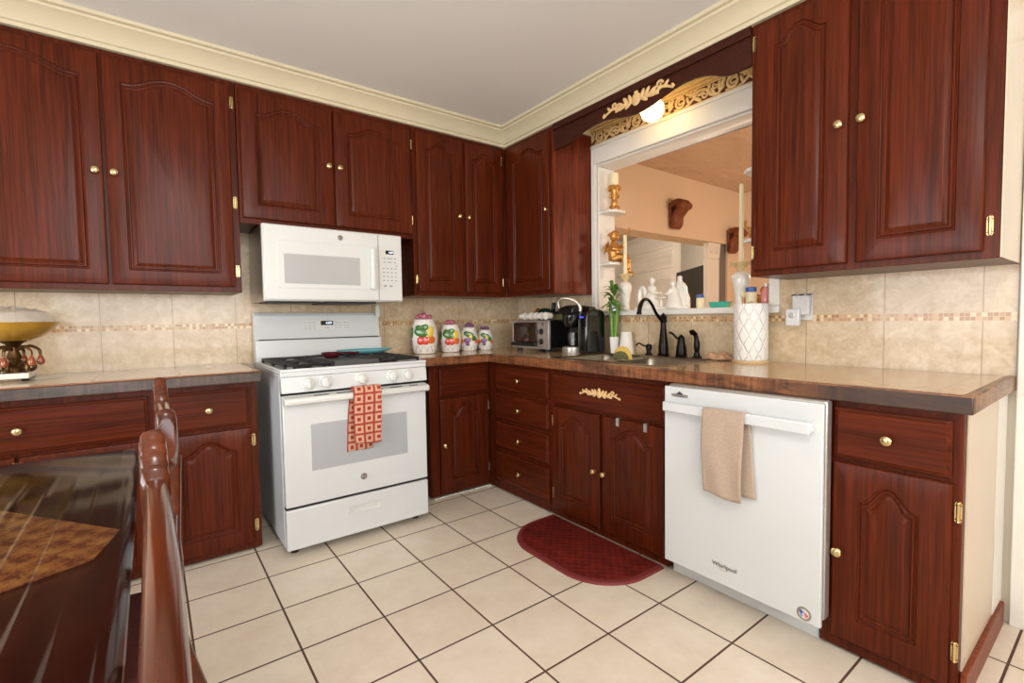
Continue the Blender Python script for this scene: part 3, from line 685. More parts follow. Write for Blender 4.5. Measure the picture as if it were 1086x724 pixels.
obj('pull', bm, M['white_warm'], dr)
boxobj('drawer_gap', (0.004, SW-0.004, 0.012, 0.044, 0.2385, 0.2495), M['gap'], s, bevel=0)
for x, y in ((0.05, 0.08), (SW-0.05, 0.08), (0.05, 0.66), (SW-0.05, 0.66)):
    bm = nb(); lathe(bm, [(0.018, 0.0), (0.018, 0.012), (0.010, 0.014), (0.010, 0.045)], 14, T(x, y, 0)); obj('foot', bm, M['black'], s)
# backguard
bm = nb(); prism(bm, [(0.64, 0.9085), (0.735, 0.9085), (0.735, 1.205), (0.700, 1.205), (0.682, 1.185), (0.668, 1.060), (0.664, 1.052), (0.664, 1.047), (0.645, 1.040)], 0.0, SW, lambda a, b, d: (d, a, b))
bg = obj('backguard', bm, M['white'], s, bevel=0.004, sharp=0.4)
bm = nb(); bx(bm, 0.02, SW-0.02, 0.648, 0.670, 1.0425, 1.0475); obj('vent_slot', bm, M['gap'], bg)
tilt = 0.13
def bgpt(z): return 0.668+(z-1.06)*(0.682-0.668)/(1.185-1.06)
pan = nb(); loops(pan, [[(0.272, bgpt(z)-0.0010, z) if i in (0, 3) else (0.560, bgpt(z)-0.0010, z) for i, z in enumerate((1.098, 1.098, 1.158, 1.158))],
                        [(0.272, bgpt(z)+0.002, z) if i in (0, 3) else (0.560, bgpt(z)+0.002, z) for i, z in enumerate((1.098, 1.098, 1.158, 1.158))]])
cpn = obj('keypad', pan, M['white_warm'], bg)
bm = nb(); bx(bm, 0.376, 0.450, bgpt(1.14)-0.0042, bgpt(1.14)+0.001, 1.126, 1.153); obj('display', bm, M['black_gloss'], cpn)
text('digits', '4:09', 0.022, M['display'], cpn, (0.424, bgpt(1.14)-0.0052, 1.139), FACE)
bm = nb()
for x in (0.285, 0.31, 0.335, 0.47, 0.495, 0.525, 0.545):
    for z in (1.108, 1.124, 1.142): bx(bm, x-0.006, x+0.006, bgpt(z)-0.0016, bgpt(z), z-0.0018, z+0.0018)
bx(bm, 0.40, 0.425, bgpt(1.11)-0.0016, bgpt(1.11), 1.106, 1.1095)
obj('key_marks', bm, M['grey_mark'], cpn)
# grates, burners, griddle
def grate(x0, x1, y0, y1):
    bm = nb(); z = 0.938; r = 0.0062
    for a, b in (((x0, y0), (x1, y0)), ((x1, y0), (x1, y1)), ((x1, y1), (x0, y1)), ((x0, y1), (x0, y0)), ((x0, (y0+y1)/2), (x1, (y0+y1)/2))):
        d = r; bx(bm, min(a[0], b[0])-d, max(a[0], b[0])+d, min(a[1], b[1])-d, max(a[1], b[1])+d, z-0.008, z+0.004)
    n = 9
    for k in range(1, n):
        y = y0+(y1-y0)*k/n
        bx(bm, x0, x0+0.05, y-0.004, y+0.004, z-0.006, z+0.006); bx(bm, x1-0.05, x1, y-0.004, y+0.004, z-0.006, z+0.006)
    for yy in ((y0*3+y1)/4, (y0+y1*3)/4):
        for a in range(4):
            an = PI/4+a*PI/2; tube(bm, [((x0+x1)/2+0.03*math.cos(an), yy+0.03*math.sin(an), z+0.002), ((x0+x1)/2+0.105*math.cos(an), yy+0.105*math.sin(an)*0.9, z)], 0.005, 6)
    for x in (x0, x1):
        for y in (y0, (y0+y1)/2, y1): bx(bm, x-0.007, x+0.007, y-0.007, y+0.007, 0.9085, z-0.006)
    return obj('grate', bm, M['iron'], s, bevel=0.0012)
grate(0.030, 0.255, 0.040, 0.610); grate(0.505, SW-0.030, 0.040, 0.610)
bm = nb(); bx(bm, 0.265, 0.495, 0.045, 0.605, 0.926, 0.934); bx(bm, 0.262, 0.498, 0.035, 0.045, 0.9085, 0.944); bx(bm, 0.262, 0.498, 0.605, 0.615, 0.9085, 0.944); bx(bm, 0.262, 0.270, 0.045, 0.605, 0.9085, 0.944); bx(bm, 0.490, 0.498, 0.045, 0.605, 0.9085, 0.944)
obj('griddle', bm, M['griddle'], s, bevel=0.002)
for x in (0.142, 0.617):
    for y in (0.183, 0.468):
        bm = nb(); lathe(bm, [(0.048, 0.9082), (0.046, 0.915), (0.036, 0.917), (0.036, 0.926), (0.030, 0.929), (0, 0.929)], 24, T(x, y, 0)); obj('burner', bm, M['iron'], s)

# towel over the oven handle
def towel(name, segs, bar_r, width, front, back, mat, uv=None, skew=0.0, fold=0.0, nW=24):
    """sheet hung over a bar at the origin: x across, -y to the front, z up; front and back are drop lengths"""
    prof = []; nf = 22
    for i in range(nf): t = i/nf; prof.append((-bar_r-0.004*math.sin(t*3), -front*(1-t)))
    for i in range(9): a = PI-PI*i/8; prof.append((bar_r*math.cos(a), bar_r*math.sin(a)*0.8+0.002))
    for i in range(1, nf+1): t = i/nf; prof.append((bar_r, -back*t))
    bm = nb(); V = []
    for j, (y, z) in enumerate(prof):
        row = []; isb = j > nf+8
        for i in range(nW+1):
            t = i/nW; x = (t-0.5)*width
            dropf = min(1.0, abs(z)/0.3)
            yy = y + (0.004*math.sin(t*9+z*8)*dropf*(-1 if not isb else 0.4)); xx = x + skew*z + (fold if isb else 0)*dropf + 0.004*math.sin(z*14+t*2)
            zz = z + (0.006*math.sin(t*5+1) if j in (0,) else 0)
            row.append(bm.verts.new((xx, yy, zz)))
        V.append(row)
    uvl = bm.loops.layers.uv.new('UV'); acc = [0.0]
    for j in range(1, len(prof)): acc.append(acc[-1]+math.hypot(prof[j][0]-prof[j-1][0], prof[j][1]-prof[j-1][1]))
    for j in range(len(V)-1):
        for i in range(nW):
            f_ = bm.faces.new((V[j][i], V[j][i+1], V[j+1][i+1], V[j+1][i]))
            for lp, (a, b) in zip(f_.loops, ((i, j), (i+1, j), (i+1, j+1), (i, j+1))):
                lp[uvl].uv = ((a/nW)*width/segs, acc[b]/segs)
    return obj(name, bm, mat, solid=0.004, sharp=2.0)
t_ = towel('dish_towel', 0.0515, 0.026, 0.142, 0.272, 0.315, M['towel'], fold=-0.028)
t_.location = (-1.605, -0.780, 0.792); tag(t_, 'red and tan checked dish towel hanging over the oven handle', 'towel')

# ------------------------------------------------------------------ microwave
m_ = thing('microwave', 'white over-the-range microwave mounted above the stove', 'microwave', (-2.0, -0.42, 0))
MW, Z0, Z1 = 0.775, 1.262, 1.668
boxobj('body', (0, MW, 0.028, 0.40, Z0, Z1), M['nickel'], m_, bevel=0.003)
boxobj('front_frame', (0, MW, 0.0, 0.0275, Z0, Z1), M['white_warm'], m_, bevel=0.006)
d_ = boxobj('door', (0.004, 0.622, -0.012, -0.0005, Z0+0.006, Z1-0.005), M['white_warm'], m_, bevel=0.005)
bm = nb(); loops(bm, [[(0.068, -0.0115, 1.330), (0.606, -0.0115, 1.330), (0.606, -0.0115, 1.585), (0.068, -0.0115, 1.585)], [(0.070, -0.0145, 1.332), (0.604, -0.0145, 1.332), (0.604, -0.0145, 1.583), (0.070, -0.0145, 1.583)]]); obj('door_panel', bm, M['white_warm'], d_, bevel=0.001)
boxobj('window', (0.100, 0.508, -0.0165, -0.0148, 1.356, 1.514), M['mw_glass'], d_, bevel=0.0005)
bm = nb(); prism(bm, [(0.566, -0.015), (0.566, -0.036), (0.575, -0.046), (0.592, -0.046), (0.597, -0.036), (0.597, -0.015)], 1.335, 1.572, lambda a, b, d: (a, b, d)); obj('handle', bm, M['white_warm'], d_, bevel=0.004)
round_emblem(d_, (0.400, -0.0125, 1.622), 0.015)
p_ = boxobj('control_panel', (0.626, MW-0.004, -0.012, -0.0005, Z0+0.006, Z1-0.005), M['white_warm'], m_, bevel=0.005)
boxobj('display', (0.668, 0.718, -0.0132, -0.0121, 1.548, 1.570), M['black_gloss'], p_, bevel=0)
text('digits', '4:09', 0.017, M['display'], p_, (0.700, -0.0138, 1.5585), FACE)
bm = nb()
for r_ in range(4):
    for c_ in range(4): bx(bm, 0.654+0.025*c_-0.005, 0.654+0.025*c_+0.005, -0.0128, -0.0121, 1.462-0.024*r_-0.0035, 1.462-0.024*r_+0.0035)
for x, z, w_ in ((0.66, 1.522, 0.006), (0.692, 1.522, 0.018), (0.725, 1.522, 0.006), (0.66, 1.500, 0.006), (0.692, 1.500, 0.012), (0.725, 1.500, 0.006), (0.735, 1.480, 0.005)): bx(bm, x-w_, x+w_, -0.0128, -0.0121, z-0.003, z+0.003)
for x in (0.662, 0.698): bx(bm, x-0.009, x+0.009, -0.0128, -0.0121, 1.352, 1.362)
obj('keys', bm, M['grey_mark'], p_)
bm = nb(); bx(bm, 0.03, 0.30, 0.06, 0.34, Z0-0.006, Z0-0.0005); bx(bm, 0.33, 0.62, 0.04, 0.36, Z0-0.010, Z0-0.0005); obj('vent_grille', bm, M['iron'], m_)
o = thing('paper_tag', 'small white tag hanging under the right end of the microwave', 'tag', (-1.262, -0.10, 1.175))
boxobj('card', (-0.014, 0.014, -0.001, 0.001, 0, 0.075), M['white_warm'], o, bevel=0); boxobj('strap', (-0.003, 0.003, -0.001, 0.001, 0.0751, 0.0865), M['white_warm'], o, bevel=0)

# ------------------------------------------------------------------ dishwasher
DX, DYW = -0.735, -1.974
d = thing('dishwasher', 'white dishwasher with full-width bar handle between sink and end cupboards', 'dishwasher', (DX, DYW, 0), R90)
DWW = 0.612
boxobj('tub', (0.0, 0.562, 0.085, 0.62, 0.10, 0.858), M['white_side'], d, bevel=0.002)
boxobj('inner_door', (0.004, DWW, 0.022, 0.064, 0.115, 0.861), M['silver'], d, bevel=0.008, segs=3)
boxobj('door_gap', (0.006, DWW-0.006, 0.0165, 0.0215, 0.11, 0.848), M['gap'], d, bevel=0)
fr = boxobj('front_panel', (0.0, DWW-0.004, 0.0, 0.016, 0.096, 0.853), M['white'], d, bevel=0.003)
bm = nb(); bx(bm, 0.016, 0.582, -0.040, -0.026, 0.752, 0.792); bx(bm, 0.016, 0.050, -0.0255, 0.0005, 0.756, 0.788); bx(bm, 0.548, 0.582, -0.0255, 0.0005, 0.756, 0.788); obj('handle', bm, M['white'], fr, bevel=0.005)
b_ = boxobj('badge', (0.036, 0.112, -0.002, 0.0, 0.812, 0.825), M['silver'], fr, bevel=0.0006)
bm = nb(); prism(bm, [(0.058, 0.8225), (0.090, 0.8225), (0.086, 0.829), (0.080, 0.831), (0.074, 0.836), (0.066, 0.831)], -0.003, -0.0005, lambda a, b, d_: (a, d_, b)); bx(bm, 0.05, 0.098, -0.0028, -0.0021, 0.8145, 0.8165); obj('badge_print', bm, M['dark_mark'], b_)
text('lettering', 'Whirlpool', 0.024, M['dark_mark'], fr, (0.272, -0.0008, 0.171), FACE)
bm = nb(); P = [(0.272+0.020*math.cos(a), -0.0012, 0.166+0.012*math.sin(a)) for a in [PI*1.05+PI*0.9*i/12 for i in range(13)]]; tube(bm, P, 0.0006, 6); obj('lettering_swoosh', bm, M['gold'], fr)
bm = nb(); lathe(bm, [(0.0235, 0), (0.0235, 0.0008), (0, 0.0008)], 28, T(0.558, 0, 0.125) @ OUT); st = obj('sticker', bm, M['nickel'], fr)
bm = nb(); lathe(bm, [(0.016, 0.0008), (0.016, 0.0012), (0, 0.0012)], 24, T(0.558, 0, 0.125) @ OUT); obj('sticker_ground', bm, M['white'], st)
for k in range(3):
    bm = nb(); prism(bm, [(0.556+k*0.006, 0.134-k*0.004), (0.559+k*0.006, 0.134-k*0.004), (0.566+k*0.003, 0.114+k*0.003), (0.563+k*0.003, 0.114+k*0.003)], -0.0016, -0.0012, lambda a, b, d_: (a, d_, b)); obj('red_stripe', bm, M['straw'], st)
bm = nb(); ball(bm, (0.549, -0.0014, 0.130), 0.0065, (1, 0.1, 1), 10); tube(bm, [(0.549, -0.0014, 0.126), (0.552, -0.0014, 0.115)], 0.0022, 6); obj('blue_mark', bm, M['blue_lid'], st)
boxobj('toe_panel', (-0.025, 0.568, 0.100, 0.115, 0.0, 0.094), M['white'], d, bevel=0.003)
boxobj('side_gasket', (0.5635, 0.570, 0.09, 0.12, 0.16, 0.24), M['gap'], d, bevel=0)
t_ = towel('hand_towel', 0.05, 0.020, 0.158, 0.312, 0.300, M['tan_cloth'], fold=0.034)
t_.location = (-0.768, -2.262, 0.776); t_.rotation_euler = (0, 0, R90); tag(t_, 'tan terry hand towel hanging over the dishwasher handle', 'towel')

# ------------------------------------------------------------------ sink and what stands around it
k = thing('sink', 'stainless steel double-bowl sink set into the tan countertop', 'sink', (0, 0, 0.914))
bm = nb()                                    # rim with two bowls
xm, ym = -0.01, 0
def rring(x0, x1, y0, y1, r, z):
    P = []
    for cx, cy, a0 in ((x1-r, y1-r, 0), (x0+r, y1-r, 90), (x0+r, y0+r, 180), (x1-r, y0+r, 270)):
        for i in range(7):
            a = math.radians(a0+15*i); P.append((cx+r*math.cos(a), cy+r*math.sin(a), z))
    return P
YD = -1.430
bx0, bx1 = SX0+0.014, SX1-0.012
bowls = ((YD+0.010, SY1-0.014), (SY0+0.014, YD-0.010))
for (ya, yb) in bowls:
    loops(bm, [rring(bx0-0.012, bx1+0.010, ya-0.010, yb+0.012, 0.06, 0.0015), rring(bx0, bx1, ya, yb, 0.05, -0.004), rring(bx0+0.006, bx1-0.006, ya+0.006, yb-0.006, 0.05, -0.015), rring(bx0+0.015, bx1-0.015, ya+0.015, yb-0.015, 0.05, -0.15), rring(bx0+0.05, bx1-0.05, ya+0.05, yb-0.05, 0.04, -0.17)], cap0=False)
obj('bowl', bm, M['steel'], k)
bm = nb(); R0 = rring(SX0-0.022, SX1+0.02, SY0-0.02, SY1+0.02, 0.05, 0.0006); R1 = rring(SX0-0.016, SX1+0.014, SY0-0.014, SY1+0.014, 0.05, 0.005); R2 = rring(SX0+0.004, SX1-0.004, SY0+0.004, SY1-0.004, 0.05, 0.004)
loops(bm, [R0, R1, R2], cap0=False, cap1=False); bx(bm, bx0+0.01, bx1-0.01, YD-0.012, YD+0.012, -0.02, -0.003); obj('rim', bm, M['steel'], k)
bm = nb(); lathe(bm, [(0.04, -0.168), (0.034, -0.165), (0, -0.167)], 20, T(-0.35, -1.6, 0)); obj('drain', bm, M['nickel'], k)

f = thing('faucet', 'dark bronze gooseneck kitchen faucet behind the sink', 'faucet', (-0.066, -1.490, 0.916))
bm = nb(); lathe(bm, [(0.034, 0), (0.036, 0.006), (0.030, 0.014), (0.029, 0.02), (0.030, 0.04), (0.026, 0.085), (0.021, 0.125), (0.017, 0.165), (0.016, 0.195), (0.022, 0.200), (0.023, 0.207), (0.018, 0.212), (0.019, 0.222), (0.021, 0.228), (0.016, 0.238), (0.007, 0.247), (0.005, 0.252), (0, 0.255)], 24); obj('body', bm, M['bronze'], f)
bm = nb(); P = chain([(-0.005, 0, 0.208), (-0.035, 0, 0.222), (-0.075, 0, 0.258), (-0.110, 0, 0.303), (-0.150, 0, 0.330), (-0.190, 0, 0.322), (-0.214, 0, 0.290), (-0.222, 0, 0.262)], 6)
n = len(P); tube(bm, P, [0.0125-0.004*math.sin(PI*min(1, i/n*1.2)) for i in range(n)], 14); lathe(bm, [(0.010, 0.262), (0.0145, 0.256), (0.0145, 0.246), (0.010, 0.244), (0, 0.244)], 14, T(-0.2235, 0, 0)); obj('spout', bm, M['bronze'], f)
f = thing('lever_faucet', 'dark bronze pitcher-shaped faucet lever right of the gooseneck', 'faucet', (-0.070, -1.612, 0.916))
bm = nb(); lathe(bm, [(0.033, 0), (0.035, 0.005), (0.030, 0.010), (0.031, 0.018), (0.028, 0.05), (0.021, 0.088), (0.022, 0.094), (0.019, 0.100), (0.019, 0.108), (0.014, 0.118), (0.006, 0.124), (0.005, 0.128), (0, 0.129)], 22); obj('body', bm, M['bronze'], f)
bm = nb(); P = chain([(0, 0.005, 0.100), (0, 0.03, 0.108), (-0.004, 0.055, 0.132), (-0.006, 0.075, 0.139)], 5); tube(bm, P, [0.009, 0.0075]+[0.0065]*(len(P)-4)+[0.008, 0.005], 10); obj('lever', bm, M['bronze'], f)
f = thing('side_sprayer', 'dark bronze side sprayer standing at the right end of the sink', 'sprayer', (-0.066, -1.707, 0.916))
bm = nb(); lathe(bm, [(0.027, 0), (0.027, 0.006), (0.018, 0.012), (0.016, 0.030), (0, 0.030)], 18); obj('base', bm, M['bronze'], f)
bm = nb(); P = [(0, 0, 0.030), (0, 0, 0.06), (0, 0, 0.085), (-0.002, 0.002, 0.11), (-0.008, 0.006, 0.132), (-0.022, 0.014, 0.143), (-0.030, 0.018, 0.140)]; tube(bm, P, [0.012, 0.017, 0.016, 0.012, 0.013, 0.016, 0.015], 14); obj('head', bm, M['bronze'], f)
f = thing('soap_dispenser', 'short dark bronze soap pump left of the gooseneck faucet', 'soap dispenser', (-0.066, -1.385, 0.916))
bm = nb(); lathe(bm, [(0.025, 0), (0.024, 0.006), (0.014, 0.010), (0.013, 0.030), (0.018, 0.034), (0.020, 0.052), (0.014, 0.064), (0, 0.068)], 18); obj('body', bm, M['bronze'], f)
bm = nb(); P = chain([(0, 0.01, 0.052), (-0.01, 0.035, 0.058), (-0.018, 0.055, 0.070), (-0.024, 0.066, 0.066), (-0.026, 0.070, 0.054)], 4); tube(bm, P, 0.005, 8); obj('spout', bm, M['bronze'], f)

o = thing('sponge', 'yellow domed sponge with olive scouring face on the sink divider', 'sponge', (-0.36, -1.430, 0.9115), 0.0)
half = [(0.062*math.cos(PI*i/16), 0.066*math.sin(PI*i/16)) for i in range(17)]
bm = nb(); prism(bm, [(0.062*1.0*math.cos(PI*i/16), 0.072*math.sin(PI*i/16)) for i in range(17)], -0.016, 0.006, lambda a, b, d: (d+0.005, a, b)); obj('foam', bm, M['sponge'], o, bevel=0.003, sharp=0.9)
bm = nb(); prism(bm, [(0.056*math.cos(PI*i/16), 0.046*math.sin(PI*i/16)) for i in range(17)], -0.026, -0.0165, lambda a, b, d: (d+0.005, a, b)); obj('scouring_pad', bm, M['scour'], o, bevel=0.002, sharp=0.9)

o = thing('plastic_cup', 'white tapered cup turned upside down beside the bamboo pot', 'cup', (-0.058, -1.206, 0.914))
bm = nb(); lathe(bm, [(0.051, 0), (0.053, 0.004), (0.050, 0.008), (0.034, 0.136), (0.031, 0.141), (0, 0.141)], 28); obj('cup_wall', bm, M['porcelain'], o)
pl = thing('bamboo_plant', 'lucky bamboo in a small white square pot beside the coffee maker', 'plant', (-0.058, -1.104, 0.9145), -0.75)
bm = nb()
def sq(hw, z): return [(-hw, -hw, z), (hw, -hw, z), (hw, hw, z), (-hw, hw, z)]
loops(bm, [sq(0.021, 0), sq(0.029, 0.105), sq(0.0265, 0.105), sq(0.0255, 0.09)]); obj('pot', bm, M['pot'], pl, bevel=0.003)
for (x, y, h, lx, ly) in ((0.0, 0.0, 0.25, 0.01, 0.0), (0.012, 0.010, 0.23, 0.02, -0.01), (-0.012, 0.008, 0.24, -0.01, 0.012), (0.008, -0.012, 0.22, 0.012, -0.018), (-0.010, -0.010, 0.25, -0.012, -0.01)):
    bm = nb(); P = [(x+lx*t/9, y+ly*t/9, 0.088+h*t/9) for t in range(10)]
    tube(bm, P, [0.0085 if t % 2 else 0.0075 for t in range(10)], 8); obj('stalk', bm, M['stalk'], pl)
random.seed(21)
bm = nb()
def leaf(bm, base, az, up, ln, wd):
    d0 = Vector((math.cos(az), math.sin(az), 0)); sd = Vector((-math.sin(az), math.cos(az), 0)); rows = []
    for i in range(7):
        t = i/6; r = base+d0*(ln*t*math.cos(up))+Vector((0, 0, 1))*(ln*(t*math.sin(up)-0.55*t*t)); wv = wd*math.sin(PI*min(1, 0.12+t*0.88))
        rows.append([bm.verts.new(r-sd*wv), bm.verts.new(r-Vector((0, 0, 0.12*wv))), bm.verts.new(r+sd*wv)])
    for a, b in zip(rows, rows[1:]):
        for i in range(2): bm.faces.new((a[i], a[i+1], b[i+1], b[i]))
n_ = 0
while n_ < 62:
    z = random.uniform(0.25, 0.43); az = random.uniform(0, 2*PI); up = random.uniform(0.1, 1.2); ln = random.uniform(0.09, 0.135); wa = az-0.75
    if math.cos(wa)*ln*math.cos(up) > 0.05 or (math.sin(wa) > 0.35 and (z < 0.33 or up < 0.5)): continue
    n_ += 1
    leaf(bm, Vector((random.uniform(-.016, .016), random.uniform(-.016, .016), z)), az, up, ln, random.uniform(0.010, 0.015))
obj('foliage', bm, M['leaf'], pl, sharp=3)
boxobj('plant_tag', (-0.016, 0.016, -0.030, -0.0285, 0.275, 0.335), M['white'], pl, bevel=0)

o = thing('paper_towel', 'quilted white paper towel roll on a round wooden holder', 'paper towel', (-0.098, -2.022, 0.914))
bm = nb(); lathe(bm, [(0.084, 0), (0.086, 0.006), (0.082, 0.013), (0, 0.013)], 32); obj('holder_base', bm, M['woodbase'], o)
tq = NT('quilted_paper'); pq = tq.xyz(tq.obj()); ang = tq.math('ARCTAN2', pq[1], pq[0])
hq = tq.math('ABSOLUTE', tq.math('SUBTRACT', tq.math('ABSOLUTE', tq.math('SUBTRACT', tq.math('FRACT', tq.math('MULTIPLY', ang, 1.6)), 0.5)), tq.math('ABSOLUTE', tq.math('SUBTRACT', tq.math('FRACT', tq.math('MULTIPLY', pq[2], 11.0)), 0.5))))
tq.bump(tq.math('MINIMUM', tq.math('MULTIPLY', hq, 8.0), 1.0), 0.9, 0.004)
bm = nb(); lathe(bm, [(0.022, 0.0135), (0.076, 0.0135), (0.078, 0.016), (0.078, 0.288), (0.076, 0.2905), (0.022, 0.2905), (0.020, 0.288)], 40); obj('roll', bm, tq.set(col=lin((240, 237, 231)), rough=0.9), o)
bm = nb(); lathe(bm, [(0.011, 0.0135), (0.011, 0.298), (0.006, 0.303), (0, 0.304)], 14); obj('spindle', bm, M['woodbase'], o)

o = obj('dish_cloth', nb(), M['cloth_pink']); bpy.data.objects.remove(o)
bm = nb(); G = 22; V = []
for i in range(G+1):
    row = []
    for j in range(G+1):
        u, v_ = i/G, j/G; e = min(1, 5*min(u, 1-u, v_, 1-v_))
        z = 0.006+e*(0.016+0.012*math.sin(u*11+v_*5)+0.010*math.sin(v_*13-u*6)+0.006*math.sin((u+v_)*21))
        row.append(bm.verts.new((-0.055+0.10*u+0.008*math.sin(v_*9), -0.065+0.13*v_+0.01*math.sin(u*8), max(0.003, z))))
    V.append(row)
for i in range(G):
    for j in range(G): bm.faces.new((V[i][j], V[i+1][j], V[i+1][j+1], V[i][j+1]))
o = obj('dish_cloth', bm, M['cloth_pink'], solid=0.003, sharp=3); o.location = (-0.085, -1.850, 0.9155); tag(o, 'crumpled tan dish cloth on the counter right of the sink', 'cloth')

# outlet with plug-in
o = thing('wall_outlet', 'white outlet plate with two plug-in adaptors on the right backsplash', 'outlet', (0.0, -2.165, 1.09), R90)
boxobj('plate', (0.012, 0.100, -0.006, -0.0005, 0.03, 0.155), M['white_warm'], o, bevel=0.002)
bm = nb(); bx(bm, 0.020, 0.094, -0.034, -0.0065, 0.055, 0.148); a_ = obj('adaptor', bm, M['white_warm'], o, bevel=0.005)
bm = nb()
for x in (0.024, 0.057, 0.090): bx(bm, x-0.007, x+0.007, -0.032, -0.012, 0.1475, 0.153)
obj('adaptor_trim', bm, M['black'], a_)
bm = nb(); bx(bm, 0.002, 0.062, -0.062, -0.0345, 0.004, 0.085); n_ = obj('night_light', bm, M['white'], o, bevel=0.006)
bm = nb(); lathe(bm, [(0.013, 0), (0.013, 0.003), (0.009, 0.004), (0, 0.002)], 20, T(0.032, -0.0615, 0.055) @ OUT); obj('sensor', bm, M['silver'], n_)

# ------------------------------------------------------------------ coffee maker and toaster oven
kf = thing('coffee_maker', 'black single-serve coffee maker with silver handle beside the bamboo', 'coffee maker', (-0.30, -0.842, 0.914), R90)
KW = 0.215
bm = nb(); prism(bm, [(0.06, 0.0), (0.215, 0.0), (0.215, 0.285), (0.19, 0.305), (0.05, 0.318), (0.05, 0.20), (0.085, 0.185), (0.085, 0.05), (0.06, 0.05)], 0.0, 0.150, lambda a, b, d: (d, a, b)); obj('body', bm, M['black'], kf, bevel=0.012, segs=3)
bm = nb(); prism(bm, [(0.035, 0.0), (0.215, 0.0), (0.215, 0.262), (0.19, 0.283), (0.10, 0.292), (0.05, 0.270), (0.035, 0.22)], 0.1515, KW, lambda a, b, d: (d, a, b)); obj('water_tank', bm, M['black_gloss'], kf, bevel=0.012, segs=3)
bm = nb(); bx(bm, 0.1505, 0.154, 0.028, 0.050, 0.012, 0.225); obj('tank_seam', bm, M['nickel'], kf)
bm = nb(); lathe(bm, [(0.066, 0), (0.068, 0.006), (0.066, 0.040), (0.060, 0.046), (0, 0.046)], 28, T(0.075, 0.045, 0)); obj('drip_tray', bm, M['silver'], kf)
bm = nb(); lathe(bm, [(0.030, 0.168), (0.046, 0.176), (0.054, 0.20), (0.056, 0.25), (0, 0.25)], 26, T(0.075, 0.045, 0)); obj('brew_head', bm, M['black_gloss'], kf)
bm = nb(); prism(bm, [(-0.02, 0.262), (0.10, 0.262), (0.12, 0.300), (0.05, 0.318), (-0.01, 0.302)], 0.010, 0.140, lambda a, b, d: (d, a, b)); obj('lid', bm, M['black'], kf, bevel=0.01, segs=3)
bm = nb(); P = chain([(0.012, -0.015, 0.300), (0.012, -0.020, 0.345), (0.045, -0.010, 0.365), (0.105, 0.02, 0.355), (0.142, 0.05, 0.315), (0.148, 0.05, 0.275)], 6); tube(bm, P, 0.0075, 10, flat=1.5); obj('handle', bm, M['nickel'], kf)
boxobj('logo_light', (0.157, 0.190, 0.0300, 0.0345, 0.232, 0.243), M['bluelight'], kf, bevel=0)
bm = nb(); lathe(bm, [(0.030, 0.0465), (0.033, 0.05), (0.036, 0.135), (0.034, 0.136), (0.030, 0.052), (0, 0.050)], 22, T(0.075, 0.040, 0)); gl_ = obj('glass', bm, M['glass'])
bpy.data.objects.remove(gl_)
gg = thing('drinking_glass', 'clear glass standing on the drip tray of the coffee maker', 'glass', (-0.255, -0.917, 0.9605))
bm = nb(); lathe(bm, [(0.027, 0), (0.030, 0.003), (0.034, 0.088), (0.0325, 0.088), (0.028, 0.007), (0, 0.006)], 22); obj('glass_wall', bm, M['glass'], gg)

to = thing('toaster_oven', 'black and silver toaster oven in the counter corner', 'toaster oven', (-0.315, -0.345, 0.9145), R90)
TW = 0.412; ZA, ZC = 0.026, 0.215
boxobj('body', (0.004, TW-0.004, 0.012, 0.285, ZA, ZC), M['black'], to, bevel=0.006)
bm = nb(); bx(bm, 0, 0.018, -0.006, 0.0115, ZA-0.004, ZC+0.002); bx(bm, 0.0185, TW, -0.006, 0.0115, ZA-0.006, ZA+0.010); bx(bm, 0.0185, TW, -0.006, 0.0115, ZC-0.010, ZC+0.002); bx(bm, 0.288, TW, -0.006, 0.0115, ZA+0.0105, ZC-0.0105); obj('front_frame', bm, M['silver'], to, bevel=0.003)
d_ = boxobj('glass_door', (0.022, 0.284, -0.010, 0.0115, ZA+0.042, ZC-0.012), M['oven_inside'], to, bevel=0.002)
bm = nb(); bx(bm, 0.010, 0.284, -0.024, -0.0065, ZA+0.012, ZA+0.038); obj('handle', bm, M['black'], d_, bevel=0.004)
for z, r in ((0.142, 0.021), (0.072, 0.021)):
    bm = nb(); lathe(bm, [(r, 0), (r*0.9, 0.014), (r*0.8, 0.018), (0, 0.018)], 20, T(0.335, -0.006, z) @ OUT); kk = obj('dial', bm, M['black'], to)
    bm = nb(); bx(bm, 0.333, 0.337, -0.026, -0.024, z-0.016, z+0.016); obj('dial_pointer', bm, M['silver'], kk)
bm = nb(); lathe(bm, [(0.007, 0), (0.006, 0.004), (0, 0.005)], 14, T(0.350, -0.006, 0.192) @ OUT); obj('indicator', bm, M['black'], to)
for x in (0.05, 0.36):
    for y in (0.03, 0.25): 
        bm = nb(); lathe(bm, [(0.020, 0), (0.022, 0.026), (0, 0.026)], 12, T(x, y, 0)); obj('foot', bm, M['black'], to)
tr = thing('pod_tray', 'grey tray of coffee pods on top of the toaster oven', 'tray', (-0.30, -0.39, 1.1315), R90)
boxobj('tray_base', (0.0, 0.37, 0.0, 0.11, 0.0, 0.006), M['nickel'], tr, bevel=0.002); boxobj('tray_back', (0.26, 0.37, 0.104, 0.11, 0.0062, 0.045), M['scour'], tr, bevel=0.002)
